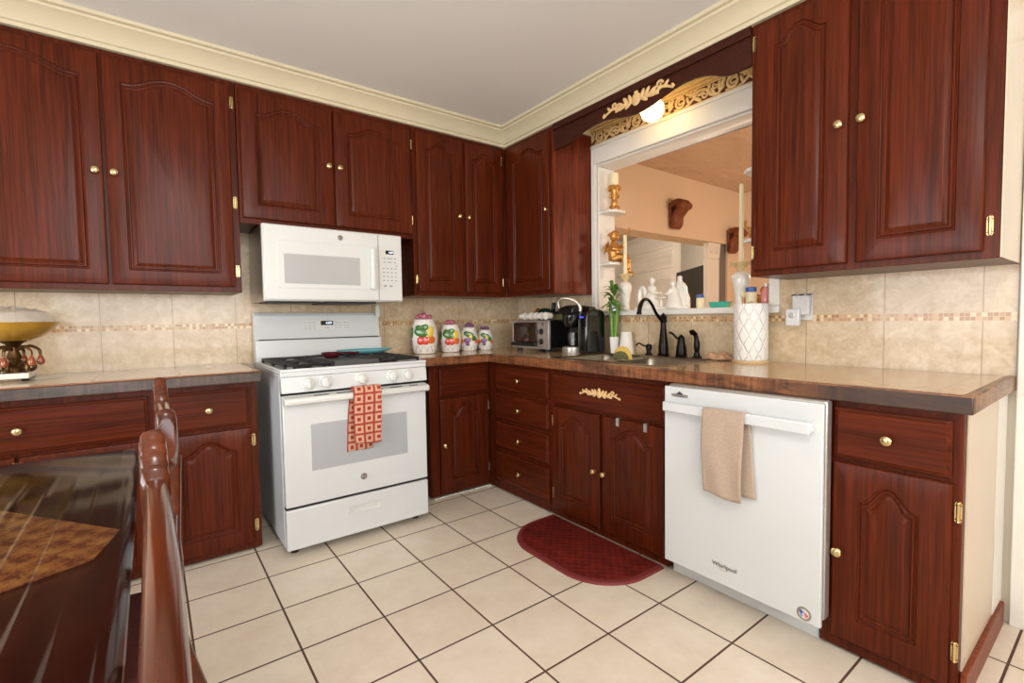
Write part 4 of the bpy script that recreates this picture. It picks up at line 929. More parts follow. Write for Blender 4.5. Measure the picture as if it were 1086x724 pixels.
for i, (u, lb) in enumerate(((0.035, 'white coffee pod lying at the left end of the tray'), (0.107, 'white coffee pod second from the tray\'s left end'), (0.165, 'white coffee pod in the middle of the tray'), (0.222, 'white coffee pod fourth along the tray, dulled rim'), (0.315, 'white coffee pod facing outward at the tray\'s right end, by the coffee maker'))):
    p = thing('coffee_pod', lb, 'coffee pod', (-0.275, -0.39-u, 1.1375+0.0272), R90, 'coffee pods on the toaster oven')
    bm = nb(); mtx = (RY(PI/2) if i != 4 else OUT) @ RX(0)
    lathe(bm, [(0.019, -0.026), (0.021, -0.024), (0.0245, 0.022), (0.0265, 0.023), (0.0265, 0.026), (0, 0.026)], 20, mtx); obj('cup_shell', bm, M['porcelain'], p)
g = thing('teapot', 'dark green pot with rust handle and black spout behind the pods', 'teapot', (-0.085, -0.455, 1.1315), -PI/2)
bm = nb(); lathe(bm, [(0.035, 0), (0.055, 0.012), (0.068, 0.04), (0.060, 0.07), (0.036, 0.088), (0, 0.095)], 24); obj('body', bm, M['green_dark'], g)
bm = nb(); P = chain([(0.05, 0, 0.05), (0.085, 0, 0.07), (0.095, 0, 0.11), (0.10, 0, 0.13)], 5); tube(bm, P, [0.018]*4+[0.015]*(len(P)-4), 10); obj('spout', bm, M['black'], g)
bm = nb(); P = chain([(-0.058, 0, 0.065), (-0.09, 0, 0.082), (-0.105, 0, 0.05), (-0.085, 0, 0.018), (-0.052, 0, 0.016)], 5); tube(bm, P, 0.012, 10, flat=1.3); obj('handle', bm, M['rustred'], g)
g = thing('tin', 'squat black lidded dish on the toaster oven beside the green pot', 'dish', (-0.09, -0.640, 1.1315))
bm = nb(); lathe(bm, [(0.048, 0), (0.058, 0.04), (0.060, 0.056), (0.05, 0.062), (0, 0.066)], 22); obj('bowl_wall', bm, M['black'], g); bm = nb(); ball(bm, (0, 0, 0.069), 0.009); obj('lid_knob', bm, M['black'], g)

# ------------------------------------------------------------------ canisters with painted fruit
def canister(x, y, r, h, label, fruits):
    g = thing('canister', label, 'canister', (x, y, 0.914), 0, 'fruit-painted canisters on the back counter')
    prof = [(0.70, 0), (0.78, 0.02), (0.88, 0.16), (1.0, 0.42), (0.98, 0.62), (0.84, 0.80), (0.74, 0.88), (0.76, 0.90), (0.74, 0.92), (0, 0.92)]
    def rad(t):
        for (a, ta), (b, tb) in zip(prof, prof[1:]):
            if ta <= t <= tb: return a+(b-a)*(t-ta)/max(1e-6, tb-ta)
        return 1
    bm = nb(); lathe(bm, [(a*r, b*h) for a, b in prof], 36); b_ = obj('body', bm, M['jarwhite'], g)
    bm = nb(); lathe(bm, [(0.70*r, 0.921*h), (0.74*r, 0.935*h), (0.70*r, 0.96*h), (0.40*r, 0.985*h), (0, 0.99*h)], 30); l_ = obj('lid', bm, M['jarwhite'], g)
    bm = nb()
    for i in range(22):
        a = random.uniform(0, 2*PI); q = random.uniform(0, 0.50)*r; ball(bm, (q*math.cos(a), q*0.8*math.sin(a), h*(1.02+random.uniform(0, 0.10)*(1-q/r))), r*0.18, (1, 1, 0.8), 8)
    obj('lid_fruit', bm, M['lidpink'] if fruits[0] != 'grape' else M['grape'], l_)
    # relief on the side towards the room; az measured from -y
    def put(bm, az, t, a, b, tiltz=0.0):
        q = rad(t)*r; c = Vector((q*math.sin(az), -q*math.cos(az), t*h)); ball(bm, c, 1, (a*r*1.65, 0.06*r, b*r*1.6), 12, rot=RZ(az) @ RY(tiltz))
    aim = -0.62
    sets = {'straw': ([('leafglaze', [(aim-0.10, 0.60, 0.30, 0.20, 0.3), (aim+0.10, 0.72, 0.24, 0.16, -0.5), (aim-0.28, 0.70, 0.18, 0.16, 0.8)]), ('straw', [(aim-0.12, 0.38, 0.17, 0.20, 0.2), (aim+0.22, 0.38, 0.18, 0.20, -0.1)]), ('lemon', [(aim+0.62, 0.60, 0.16, 0.30, 0.2)]), ('orange_fruit', [(aim+0.68, 0.40, 0.19, 0.19, 0)]), ('leafglaze', [(aim-1.0, 0.58, 0.16, 0.30, 0.3)]), ('grape', [(aim-1.15, 0.36, 0.15, 0.20, 0)])]),
            'grape': ([('leafglaze', [(aim+0.15, 0.66, 0.28, 0.20, 0.3), (aim-0.20, 0.72, 0.18, 0.16, 0)]), ('grape', [(aim-0.15, 0.44, 0.20, 0.17, 0), (aim-0.08, 0.30, 0.14, 0.14, 0), (aim+0.1, 0.46, 0.12, 0.14, 0)]), ('lemon', [(aim-0.85, 0.62, 0.14, 0.24, 0.2), (aim+0.3, 0.60, 0.12, 0.14, 0)]), ('orange_fruit', [(aim-0.75, 0.40, 0.17, 0.17, 0), (aim+0.95, 0.40, 0.15, 0.15, 0)]), ('leafglaze', [(aim+0.62, 0.52, 0.18, 0.18, 0.4)])])}
    for mname, lst in sets[fruits[1]]:
        bm = nb()
        for q in lst: put(bm, *q)
        obj('leaf_relief' if mname == 'leafglaze' else 'fruit_relief', bm, M[mname], b_)
    bm = nb()                                # basket scallops round the foot
    for i in range(12):
        a = 2*PI*i/12; P = []
        for j in range(9):
            t = 0.06+0.17*math.sin(PI*j/8); aa = a+(j/8-0.5)*2*PI/12; q = rad(t)*r+0.0008; P.append((q*math.sin(aa), -q*math.cos(aa), t*h))
        tube(bm, P, r*0.02, 6)
    obj('basket_scallops', bm, M['silver'], b_)
    return g
canister(-0.955, -0.165, 0.094, 0.248, 'largest fruit-painted white canister, nearest the stove, pink lid', ('pink', 'straw'))
canister(-0.738, -0.150, 0.080, 0.205, 'second largest white canister with red fruit and pink lid', ('pink', 'straw'))
canister(-0.572, -0.135, 0.071, 0.180, 'third white canister with purple grapes, between two others', ('grape', 'grape'))
canister(-0.420, -0.125, 0.064, 0.158, 'smallest fruit-painted white canister, nearest the toaster oven', ('grape', 'grape'))

# ------------------------------------------------------------------ things on the stove
o = thing('serving_plate', 'pale blue oval plate resting at the back right of the stove', 'plate', (-1.405, -0.235, 0.9445))
bm = nb(); ring = lambda r, z: [(1.45*r*math.cos(2*PI*i/40), 0.85*r*math.sin(2*PI*i/40), z) for i in range(40)]
loops(bm, [ring(0.065, 0), ring(0.075, 0), ring(0.118, 0.020), ring(0.120, 0.023), ring(0.114, 0.023), ring(0.07, 0.008)]); obj('glazed_dish', bm, M['sky_blue'], o)
bm = nb(); loops(bm, [ring(0.122, 0.0235), ring(0.1225, 0.026), ring(0.116, 0.0265), ring(0.1145, 0.0236)], cap0=False, cap1=False); obj('raised_rim', bm, M['sky_blue'], o)
o = thing('spoon_rest', 'small maroon spoon rest with a short handle on the griddle', 'spoon rest', (-1.630, -0.30, 0.9352), -0.45)
bm = nb(); lathe(bm, [(0.035, 0), (0.052, 0.012), (0.060, 0.030), (0.056, 0.030), (0.04, 0.010), (0, 0.008)], 26); obj('bowl', bm, M['maroon'], o)
bm = nb(); P = chain([(0.056, 0, 0.028), (0.09, 0, 0.027), (0.13, 0, 0.024), (0.155, 0, 0.024)], 4); tube(bm, P, [0.009]*5+[0.013]*(len(P)-5), 10, flat=0.6); obj('handle', bm, M['maroon'], o)

# ------------------------------------------------------------------ on and around the pass-through sill
SZ = 1.192
def merged(name, build, mat, parent, voxel=0.004, it=4):
    bm = nb(); build(bm); o = obj(name, bm, mat, parent, sharp=4)
    r = o.modifiers.new('one_surface', 'REMESH'); r.mode = 'VOXEL'; r.voxel_size = voxel; r.use_smooth_shade = True
    sm = o.modifiers.new('soften', 'SMOOTH'); sm.iterations = it; sm.factor = 0.5; return o
def vase(x, y, label, ch, k=1.0):
    g = thing('candlestick', label, 'candlestick', (x, y, SZ), 0, 'porcelain candlesticks on the sill')
    bm = nb(); lathe(bm, [(0.030*k, 0), (0.034*k, 0.005), (0.027*k, 0.014), (0.026*k, 0.05), (0.034*k, 0.10), (0.043*k, 0.145), (0.042*k, 0.168), (0.030*k, 0.185), (0.016*k, 0.192), (0, 0.193)], 28); obj('porcelain_body', bm, M['porcelain'], g)
    bm = nb(); lathe(bm, [(0.014*k, 0.1935), (0.018*k, 0.205), (0.030*k, 0.218), (0.050*k, 0.236), (0.052*k, 0.240), (0.046*k, 0.240), (0.028*k, 0.224), (0.012, 0.214), (0, 0.213)], 16); obj('crystal_cup', bm, M['gold_cream'], g)
    bm = nb()
    for i in range(10):
        a = 2*PI*i/10; tube(bm, [(0.051*k*math.cos(a), 0.051*k*math.sin(a), 0.233), (0.051*k*math.cos(a), 0.051*k*math.sin(a), 0.217)], [0.003, 0.0045], 6)
    obj('crystal_drops', bm, M['glass'], g)
    bm = nb(); lathe(bm, [(0.0125, 0.214), (0.0115, 0.214+ch-0.006), (0.008, 0.214+ch), (0, 0.214+ch)], 14); c_ = obj('candle', bm, M['candle'], g)
    bm = nb(); tube(bm, [(0, 0, 0.214+ch), (0.001, 0, 0.214+ch+0.012)], 0.0012, 6); obj('wick', bm, M['black'], c_)
    return g
vase(0.055, -1.105, 'white porcelain candlestick with tapered candle behind the bamboo plant', 0.285)
vase(0.060, -1.888, 'white porcelain candlestick with tall candle above the paper towel roll', 0.44, 1.1)

def lady(bm, x, lean, hgt=0.165):
    lathe(bm, [(0.050, 0.004), (0.048, 0.03), (0.036, 0.07), (0.020, 0.095), (0.024, 0.118), (0.020, 0.135), (0.008, 0.142), (0.008, 0.15), (0, 0.152)], 16, T(x, 0, 0) @ RY(lean) )
    hx = x+math.sin(lean)*hgt; ball(bm, (hx, 0, hgt*math.cos(lean)+0.006), 0.0165, (1, 1, 1.15), 12); ball(bm, (hx-0.004, 0.004, hgt+0.016), 0.014, seg=10)
def figurine(bm):
    for i in range(1): loops(bm, [[(0.13+0.155*math.cos(2*PI*j/32), 0.052*math.sin(2*PI*j/32), z) for j in range(32)] for z in (0.0, 0.014)])
    lady(bm, 0.075, 0.05, 0.16)
    P = chain([(0.018, 0, 0.01), (0.008, 0, 0.06), (0.012, 0, 0.11), (0.028, 0, 0.130), (0.040, 0, 0.10), (0.046, 0, 0.03)], 6); tube(bm, P, 0.012, 8)      # scroll chair end on the left
    for sg in (-1, 1): tube(bm, chain([(0.075, sg*0.018, 0.128), (0.098, sg*0.026, 0.100), (0.128, sg*0.015, 0.092)], 4), [0.008]*9, 8)
    tube(bm, chain([(0.055, -0.03, 0.05), (0.10, -0.045, 0.04), (0.13, -0.048, 0.015)], 4), 0.012, 8)
    lathe(bm, [(0.026, 0.01), (0.008, 0.02), (0.008, 0.055), (0.032, 0.062), (0.030, 0.068), (0, 0.068)], 14, T(0.142, -0.01, 0))            # little table
    # tall rounded chair back with the second figure
    poly = [(0.175+0.105*u, v) for u, v in ((0.0, 0.0), (1.0, 0.0), (0.98, 0.06), (0.86, 0.095), (0.84, 0.12), (0.72, 0.142), (0.62, 0.148), (0.56, 0.168), (0.44, 0.168), (0.38, 0.148), (0.24, 0.138), (0.14, 0.11), (0.10, 0.07))]
    prism(bm, poly, 0.008, 0.030, lambda a, b, d: (a, d, b))
    ball(bm, (0.227, 0.019, 0.170), 0.014, seg=10)
    lathe(bm, [(0.046, 0.004), (0.042, 0.03), (0.030, 0.065), (0.022, 0.09), (0.020, 0.112), (0.007, 0.122), (0, 0.13)], 16, T(0.212, -0.014, 0)); ball(bm, (0.208, -0.016, 0.138), 0.0155, (1, 1, 1.15), 12)
    for sg in (-1, 1): tube(bm, chain([(0.207, -0.014+sg*0.018, 0.104), (0.186, -0.022+sg*0.016, 0.082), (0.164, -0.02, 0.082)], 4), 0.007, 8)
g = thing('figurine', 'white porcelain figurine of two seated figures on the sill', 'figurine', (0.07, -1.20, SZ), R90)
bm = nb(); bx(bm, -0.03, 0.29, -0.058, 0.058, 0, 0.001); o = obj('tmp', bm, M['porcelain']); bpy.data.objects.remove(o)
fg = merged('porcelain_group', figurine, M['porcelain'], g, 0.0035, 3); fg.scale = (1.30, 1.0, 1.10)

def jar(x, y, label, r=0.019, h=0.062, glass='candle'):
    g = thing('spice_jar', label, 'jar', (x, y, SZ))
    bm = nb(); lathe(bm, [(r*0.95, 0), (r, 0.004), (r, h*0.72), (r*0.86, h*0.78), (0, h*0.78)], 18); obj('jar_wall', bm, M[glass], g)
    bm = nb(); lathe(bm, [(r*0.98, h*0.785), (r*1.0, h*0.80), (r*1.0, h), (r*0.9, h*1.03), (0, h*1.03)], 18); obj('lid', bm, M['blue_lid'], g)
    return g
jar(0.06, -1.648, 'small cream jar with blue lid beside the porcelain figurine', 0.021, 0.078)
jar(0.010, -1.968, 'small cream jar with blue lid behind the paper towel roll', 0.026, 0.098)
o = thing('plastic_tub', 'low teal plastic tub on the sill near the right candlestick', 'tub', (0.065, -1.768, SZ), R90)
bm = nb(); R0 = [(-0.052, -0.03), (0.052, -0.03), (0.052, 0.03), (-0.052, 0.03)]
loops(bm, [[(x*0.86, y*0.86, 0) for x, y in R0], [(x, y, 0.030) for x, y in R0], [(x*0.95, y*0.92, 0.030) for x, y in R0], [(x*0.82, y*0.80, 0.004) for x, y in R0]]); obj('tub_wall', bm, M['teal'], o, bevel=0.004)
bm = nb(); loops(bm, [[(x*1.06, y*1.08, 0.0302) for x, y in R0], [(x*1.06, y*1.08, 0.033) for x, y in R0], [(x*0.97, y*0.94, 0.033) for x, y in R0], [(x*0.97, y*0.94, 0.0302) for x, y in R0]], cap0=False, cap1=False); obj('lip', bm, M['teal'], o)
o = thing('ornament_ball', 'small cream ball ornament between the right candlestick and blue-lidded jar', 'ornament', (0.020, -1.925, SZ))
bm = nb(); ball(bm, (0, 0, 0.062), 0.017, seg=16); obj('ball', bm, M['candle'], o); bm = nb(); lathe(bm, [(0.018, 0), (0.018, 0.006), (0.006, 0.012), (0.006, 0.046), (0, 0.046)], 14); obj('stand', bm, M['gold'], o)
o = thing('soap_bottle', 'clear bottle of pink liquid at the right end of the sill', 'bottle', (0.035, -2.032, SZ))
bm = nb(); lathe(bm, [(0.021, 0), (0.023, 0.004), (0.022, 0.078), (0.010, 0.094), (0.010, 0.10), (0, 0.10)], 18); obj('bottle_wall', bm, M['pinkliq'], o)
bm = nb(); lathe(bm, [(0.0115, 0.1005), (0.0115, 0.118), (0, 0.119)], 14); obj('cap', bm, M['porcelain'], o)

# little shelves on the reveals
def shelf(name, y, sgn, z, label, dep=0.125):
    bm = nb(); prism(bm, [(0.008, y), (0.168, y), (0.168, y-sgn*dep*0.75), (0.135, y-sgn*dep), (0.045, y-sgn*dep), (0.008, y-sgn*dep*0.75)], z-0.018, z, lambda a, b, d: (a, b, d))
    o = obj(name, bm, M['white_paint'], bevel=0.002); return tag(o, label, 'shelf', 'small white shelves on the window reveals')
shelf('small_shelf', -0.9185, 1, 1.872, 'upper white shelf on the left reveal, holding the candle holder')
shelf('small_shelf', -0.9185, 1, 1.520, 'lower white shelf on the left reveal, under the gold cherub')
shelf('small_shelf', -2.0565, -1, 1.905, 'upper white shelf on the right reveal, beside the wall cupboard', 0.15)
shelf('small_shelf', -2.0565, -1, 1.545, 'lower white shelf on the right reveal, behind the tall candle', 0.15)
g = thing('candle_holder', 'ornate gold pillar candle holder on the upper left shelf', 'candle holder', (0.088, -0.985, 1.8725))
bm = nb(); lathe(bm, [(0.034, 0), (0.036, 0.008), (0.028, 0.018), (0.022, 0.03), (0.027, 0.05), (0.020, 0.07), (0.018, 0.085), (0.028, 0.11), (0.024, 0.125), (0.030, 0.145), (0.042, 0.160), (0.040, 0.170), (0, 0.170)], 22)
for i in range(7):
    a = 2*PI*i/7
    for z, q in ((0.02, 0.028), (0.10, 0.026), (0.150, 0.036)): ball(bm, (q*math.cos(a), q*math.sin(a), z), 0.010, (1, 1, 1.5), 8)
obj('stem', bm, M['gold'], g)
bm = nb(); lathe(bm, [(0.031, 0.1705), (0.031, 0.252), (0.027, 0.256), (0.01, 0.253), (0, 0.253)], 24); obj('candle', bm, M['candle'], g)
def cherub(bm):
    # torso, head, limbs of a seated putto; x along the shelf, -y to the viewer
    tube(bm, [(0, 0, 0.015), (0.0, 0, 0.05), (-0.006, -0.004, 0.09), (-0.004, -0.004, 0.118)], [0.036, 0.038, 0.036, 0.024], 14)
    tube(bm, [(-0.004, -0.004, 0.112), (-0.010, -0.008, 0.135)], 0.014, 10)
    ball(bm, (-0.014, -0.014, 0.160), 0.032, (1, 1, 1.06), 16)
    for i in range(16):
        a = i*2.4; q = 0.026*math.sqrt((i+0.5)/16); ball(bm, (-0.008+q*math.cos(a)*1.1, 0.002+q*math.sin(a)*1.1, 0.184-q*0.55), 0.009, seg=8)
    ball(bm, (-0.020, -0.046, 0.156), 0.0065, seg=8); ball(bm, (-0.008, -0.040, 0.150), 0.010, seg=8); ball(bm, (-0.030, -0.036, 0.150), 0.010, seg=8)
    tube(bm, chain([(0.022, -0.006, 0.105), (0.040, -0.03, 0.088), (0.022, -0.052, 0.098), (0.012, -0.056, 0.112)], 5), [0.014]*6+[0.011]*10, 10)
    tube(bm, chain([(-0.030, -0.004, 0.105), (-0.044, -0.026, 0.080), (-0.022, -0.052, 0.074), (0.004, -0.058, 0.080)], 5), [0.014]*6+[0.011]*10, 10)
    for x0, x1, x2, dz in ((0.020, 0.050, 0.062, 0.0), (-0.016, 0.012, 0.026, -0.012)):
        tube(bm, chain([(x0, 0, 0.022), (x1-0.006, -0.055, 0.034), (x1, -0.075, 0.012), (x1+0.006, -0.078, -0.03), (x2-0.004, -0.080, -0.055+dz)], 5), [0.025]*4+[0.023]*4+[0.020]*4+[0.016]*5+[0.013]*4, 10)
        ball(bm, (x2+0.008, -0.094, -0.064+dz), 0.012, (1.3, 1.6, 0.8), 10)
    for sg in (-1, 1):
        for k in range(4): ball(bm, (sg*(0.018+0.013*k), 0.032, 0.115-0.014*k), 0.015, (0.7, 0.35, 1.6), 8)
g = thing('cherub_statue', 'gold cherub sitting on the lower left shelf holding a thin arrow', 'statue', (0.082, -0.985, 1.5205), 0.15)
ch = merged('cherub_body', cherub, M['gold'], g, 0.003, 2); ch.scale = (1.1, 1.0, 1.12)
bm = nb(); tube(bm, [(0.015, -0.050, 0.10), (0.105, -0.06, 0.235)], 0.0028, 8); ball(bm, (0.098, -0.06, 0.236), 0.010, (1, 0.5, 1), 10); ball(bm, (0.112, -0.06, 0.228), 0.010, (1, 0.5, 1), 10); obj('arrow', bm, M['gold'], g)
def gold_ornament(x, y, z, label, h):
    g = thing('gold_ornament', label, 'ornament', (x, y, z), 0)
    def bld(bm):
        tube(bm, [(0, 0, 0.0), (0, 0, h*0.3), (0, 0, h*0.55)], [h*0.26, h*0.2, h*0.14], 12); ball(bm, (0, 0, h*0.72), h*0.17, seg=12)
        for i in range(6):
            a = i*PI/3; ball(bm, (h*0.2*math.cos(a), h*0.2*math.sin(a), h*0.3), h*0.1, (1, 1, 1.8), 8)
        tube(bm, chain([(0, h*0.1, h*0.45), (0, h*0.36, h*0.55), (0, h*0.40, h*0.85)], 4), h*0.06, 8)
    merged('ornament_body', bld, M['gold'], g, 0.004, 2)
gold_ornament(0.085, -1.95, 1.5455, 'gold figure on the lower right shelf beside the tall candle', 0.13)
gold_ornament(0.10, -1.99, SZ, 'small gold figure on the sill behind the right candlestick', 0.12)

# ------------------------------------------------------------------ the dining room beyond
def corbel(x, z, k, label):
    g = thing('corbel', label, 'corbel', (x, -0.5, z), 0, 'carved brown corbels on the peach wall')
    def bld(bm):
        loops(bm, [[(-0.075*k+0.0, -0.001, -0.12*k), (0.075*k, -0.001, -0.12*k), (0.085*k, -0.001, 0.13*k), (-0.085*k, -0.001, 0.13*k)], [(-0.060*k, -0.020, -0.11*k), (0.06*k, -0.020, -0.11*k), (0.075*k, -0.03, 0.12*k), (-0.075*k, -0.03, 0.12*k)]])
        for u in (-0.05, -0.0, 0.05):
            P = chain([(u*k, -0.02, -0.13*k), (u*k, -0.045*k-0.01, -0.09*k), (u*k, -0.05*k-0.01, -0.02*k), (u*k, -0.10*k-0.01, 0.04*k), (u*k, -0.14*k-0.01, 0.09*k), (u*k, -0.10*k-0.01, 0.125*k), (u*k, -0.03, 0.12*k)], 5)
            tube(bm, P, 0.036*k, 10)
        tube(bm, [(-0.10*k, -0.13*k-0.01, 0.085*k), (0.10*k, -0.13*k-0.01, 0.085*k)], 0.040*k, 12); tube(bm, [(-0.06*k, -0.04*k, -0.115*k), (0.06*k, -0.04*k, -0.115*k)], 0.032*k, 12)
    merged('carving', bld, M['rust'], g, 0.007, 2); return g
corbel(1.46, 2.085, 0.86, 'carved brown corbel in the middle of the peach wall beyond the opening')
corbel(2.47, 1.93, 0.86, 'carved brown corbel at the far corner, above the dark gap')
g = thing('column', 'white square column with carved capital in the far passage', 'column', (2.195, -0.39, 0))
boxobj('shaft', (-0.113, 0.113, -0.089, -0.045, 0, 1.735), M['white_paint'], g, bevel=0.004)
bm = nb(); loops(bm, [[(sx*a, sy*b, z) for sx, sy in ((-1, -1), (1, -1), (1, 1), (-1, 1))] for a, b, z in ((0.105, 0.088, 1.736), (0.110, 0.092, 1.76), (0.113, 0.098, 1.83), (0.113, 0.104, 1.895))])
for q in bm.verts: q.co.y = min(q.co.y, -0.046)
for u in (-0.06, 0.02): scroll(bm, u+0.02, 1.82, 0.05, 1.3, 1, -0.102, 0.012)
obj('capital', bm, M['porcelain'], g)
g = thing('television', 'black flat television seen edge-on through the pass-through', 'television', (2.51, -0.20, 0), PI/2-math.radians(38))
bm = nb(); bx(bm, 0, 0.95, -0.02, 0.02, 1.13, 1.72); obj('bezel', bm, M['black'], g, bevel=0.005)
bm = nb(); bx(bm, 0.015, 0.935, -0.0225, -0.0205, 1.15, 1.705); obj('screen', bm, M['tvblack'], g)
bm = nb(); bx(bm, 0.44, 0.52, -0.02, 0.02, 0.02, 1.1295); bx(bm, 0.25, 0.70, -0.12, 0.12, 0.0, 0.02); obj('stand', bm, M['black'], g)
g = thing('paneled_door', 'cream paneled door standing in the far passage, behind the figurine', 'door', (3.26, 0.60, 0), PI/2-math.radians(25))
bm = nb(); bx(bm, 0, 1.7, 0.013, 0.035, 0.01, 2.40); obj('slab', bm, M['white_paint'], g, bevel=0.003)
for z0, z1 in ((0.2, 0.95), (1.05, 1.72), (1.82, 2.06), (2.12, 2.34)):
    bm = nb(); loops(bm, [[(x, y, z) for x, z in ((a0, c0), (a1, c0), (a1, c1), (a0, c1))] for a0, a1, c0, c1, y in ((0.14, 1.56, z0, z1, 0.0355), (0.15, 1.55, z0+0.01, z1-0.01, 0.053), (0.18, 1.52, z0+0.04, z1-0.04, 0.053), (0.20, 1.50, z0+0.06, z1-0.06, 0.041))]); obj('panel', bm, M['white_paint'], g)
point_light('passage_fill_light', (1.7, 0.9, 2.2), 44, (1.0, 0.9, 0.78), 0.12); point_light('hall_fill_light', (4.0, 0.2, 2.2), 34, (1.0, 0.92, 0.82), 0.12)  # two added fill lights that brighten the recess, without any fixtures

# ------------------------------------------------------------------ floor mat
bm = nb()
def dshape(in_, z):
    x0, x1, y0, y1, r = -0.656, -1.045+in_, -1.915+in_, -1.155-in_, 0.25-in_
    P = [(x0-in_*0.2, y1, z)]
    for i in range(15): a = PI/2+PI/2*i/14; P.append((x1+r+r*math.cos(a), y1-r+r*math.sin(a), z))
    for i in range(15): a = PI+PI/2*i/14; P.append((x1+r+r*math.cos(a), y0+r+r*math.sin(a), z))
    P.append((x0-in_*0.2, y0, z)); return P
mt = thing('floor_mat', 'dark red half-round kitchen mat on the tile in front of the sink', 'mat', (0, 0, 0))
loops(bm, [dshape(0, 0.0), dshape(0.004, 0.010), dshape(0.010, 0.012), dshape(0.026, 0.012), dshape(0.026, 0.002)]); obj('border', bm, M['mat_edge'], mt)
bm = nb(); loops(bm, [dshape(0.0265, 0.003), dshape(0.0265, 0.0125), dshape(0.030, 0.0135)]); obj('pad', bm, M['rug'], mt)

# ------------------------------------------------------------------ pedestal bowl on the left counter
g = thing('pedestal_bowl', 'gold glass bowl on an ornate bronze pedestal with amber drops, left counter', 'bowl', (-2.955, -0.285, 0.9165))
bm = nb(); bx(bm, -0.155, 0.055, -0.085, 0.085, 0.010, 0.034); obj('marble_base', bm, M['porcelain'], g, bevel=0.004)
for x in (-0.14, 0.04):
    for y in (-0.07, 0.07):
        bm = nb(); lathe(bm, [(0.011, 0), (0.013, 0.010), (0, 0.010)], 12, T(x, y, 0)); obj('foot', bm, M['bronze'], g)
bm = nb(); lathe(bm, [(0.078, 0.005), (0.080, 0.012), (0.05, 0.018), (0, 0.018)], 24, T(0.075, 0.02, -0.005)); obj('glass_coaster', bm, M['cello'], g)
bm = nb(); lathe(bm, [(0.036, 0.0345), (0.03, 0.05), (0.014, 0.065), (0.018, 0.085), (0.026, 0.10), (0.016, 0.125), (0.014, 0.14), (0.03, 0.158), (0.045, 0.164), (0, 0.165)], 20)
for i in range(6):
    a = i*PI/3+0.3; c_, s_ = math.cos(a), math.sin(a)
    tube(bm, chain([(0.015*c_, 0.015*s_, 0.13), (0.05*c_, 0.05*s_, 0.145), (0.078*c_, 0.078*s_, 0.128), (0.082*c_, 0.082*s_, 0.105)], 5), 0.006, 8)
    tube(bm, chain([(0.02*c_, 0.02*s_, 0.06), (0.052*c_, 0.052*s_, 0.075), (0.062*c_, 0.062*s_, 0.050), (0.045*c_, 0.045*s_, 0.036)], 5), 0.008, 8)
obj('stem', bm, M['aged'], g)
for i in range(6):
    a = i*PI/3+0.3
    bm = nb(); lathe(bm, [(0.003, 0.104), (0.008, 0.098), (0.015, 0.078), (0.012, 0.064), (0, 0.058)], 10, T(0.082*math.cos(a), 0.082*math.sin(a), 0)); obj('amber_drop', bm, M['amber'], g)
bm = nb(); lathe(bm, [(0.040, 0.1655), (0.062, 0.170), (0.095, 0.186), (0.128, 0.215), (0.146, 0.240), (0.150, 0.248), (0.145, 0.248), (0.122, 0.220), (0.09, 0.194), (0.05, 0.178), (0, 0.176)], 36); obj('bowl', bm, plain('gold_amber_glass', (176, 134, 44), 0.18, 0.35, var=0.3, scale=9, coat=0.5), g)
bm = nb(); rings = []
for a_ in range(7):
    r_ = 0.14*math.cos(a_/6.3*PI/2); rings.append([((r_*(1+0.10*math.sin(5*2*PI*k/24+a_)+random.uniform(-.05, .05)))*math.cos(2*PI*k/24), r_*math.sin(2*PI*k/24), 0.236+0.075*math.sin(a_/6.3*PI/2)*(1+random.uniform(-.15, .15))) for k in range(24)])
loops(bm, rings, cap0=False); obj('cellophane', bm, M['cello'], g, sharp=0.2)

# ------------------------------------------------------------------ dining table with its clear cover
TX1, TY1, TX0, TY0, TZ = -2.525, -1.255, -3.75, -3.60, 0.752
tb = thing('dining_table', 'dark wooden dining table at lower left, chairs along its edge', 'table', (0, 0, 0))
bm = nb()
def rr(x0, x1, y0, y1, r, z):
    return rring(x0, x1, y0, y1, r, z)
loops(bm, [rr(TX0+0.01, TX1-0.01, TY0+0.01, TY1-0.01, 0.05, TZ-0.034), rr(TX0, TX1, TY0, TY1, 0.06, TZ-0.028), rr(TX0, TX1, TY0, TY1, 0.06, TZ-0.010), rr(TX0+0.012, TX1-0.012, TY0+0.012, TY1-0.012, 0.05, TZ)]); obj('tabletop', bm, M['table_wood'], tb)
bm = nb(); bx(bm, TX0+0.1, TX1-0.1, TY0+0.1, TY0+0.125, TZ-0.12, TZ-0.0345); bx(bm, TX0+0.1, TX1-0.1, TY1-0.125, TY1-0.1, TZ-0.12, TZ-0.0345); bx(bm, TX0+0.1, TX0+0.125, TY0+0.125, TY1-0.125, TZ-0.12, TZ-0.0345); bx(bm, TX1-0.125, TX1-0.1, TY0+0.125, TY1-0.125, TZ-0.12, TZ-0.0345); obj('apron', bm, M['table_wood'], tb)
for x in (TX0+0.14, TX1-0.14):
    for y in (TY0+0.14, TY1-0.14):
        bm = nb(); lathe(bm, [(0.028, 0), (0.030, 0.02), (0.022, 0.05), (0.030, 0.30), (0.038, 0.45), (0.030, 0.52), (0.042, 0.56), (0.042, TZ-0.035)], 18, T(x, y, 0)); obj('leg', bm, M['table_wood'], tb)
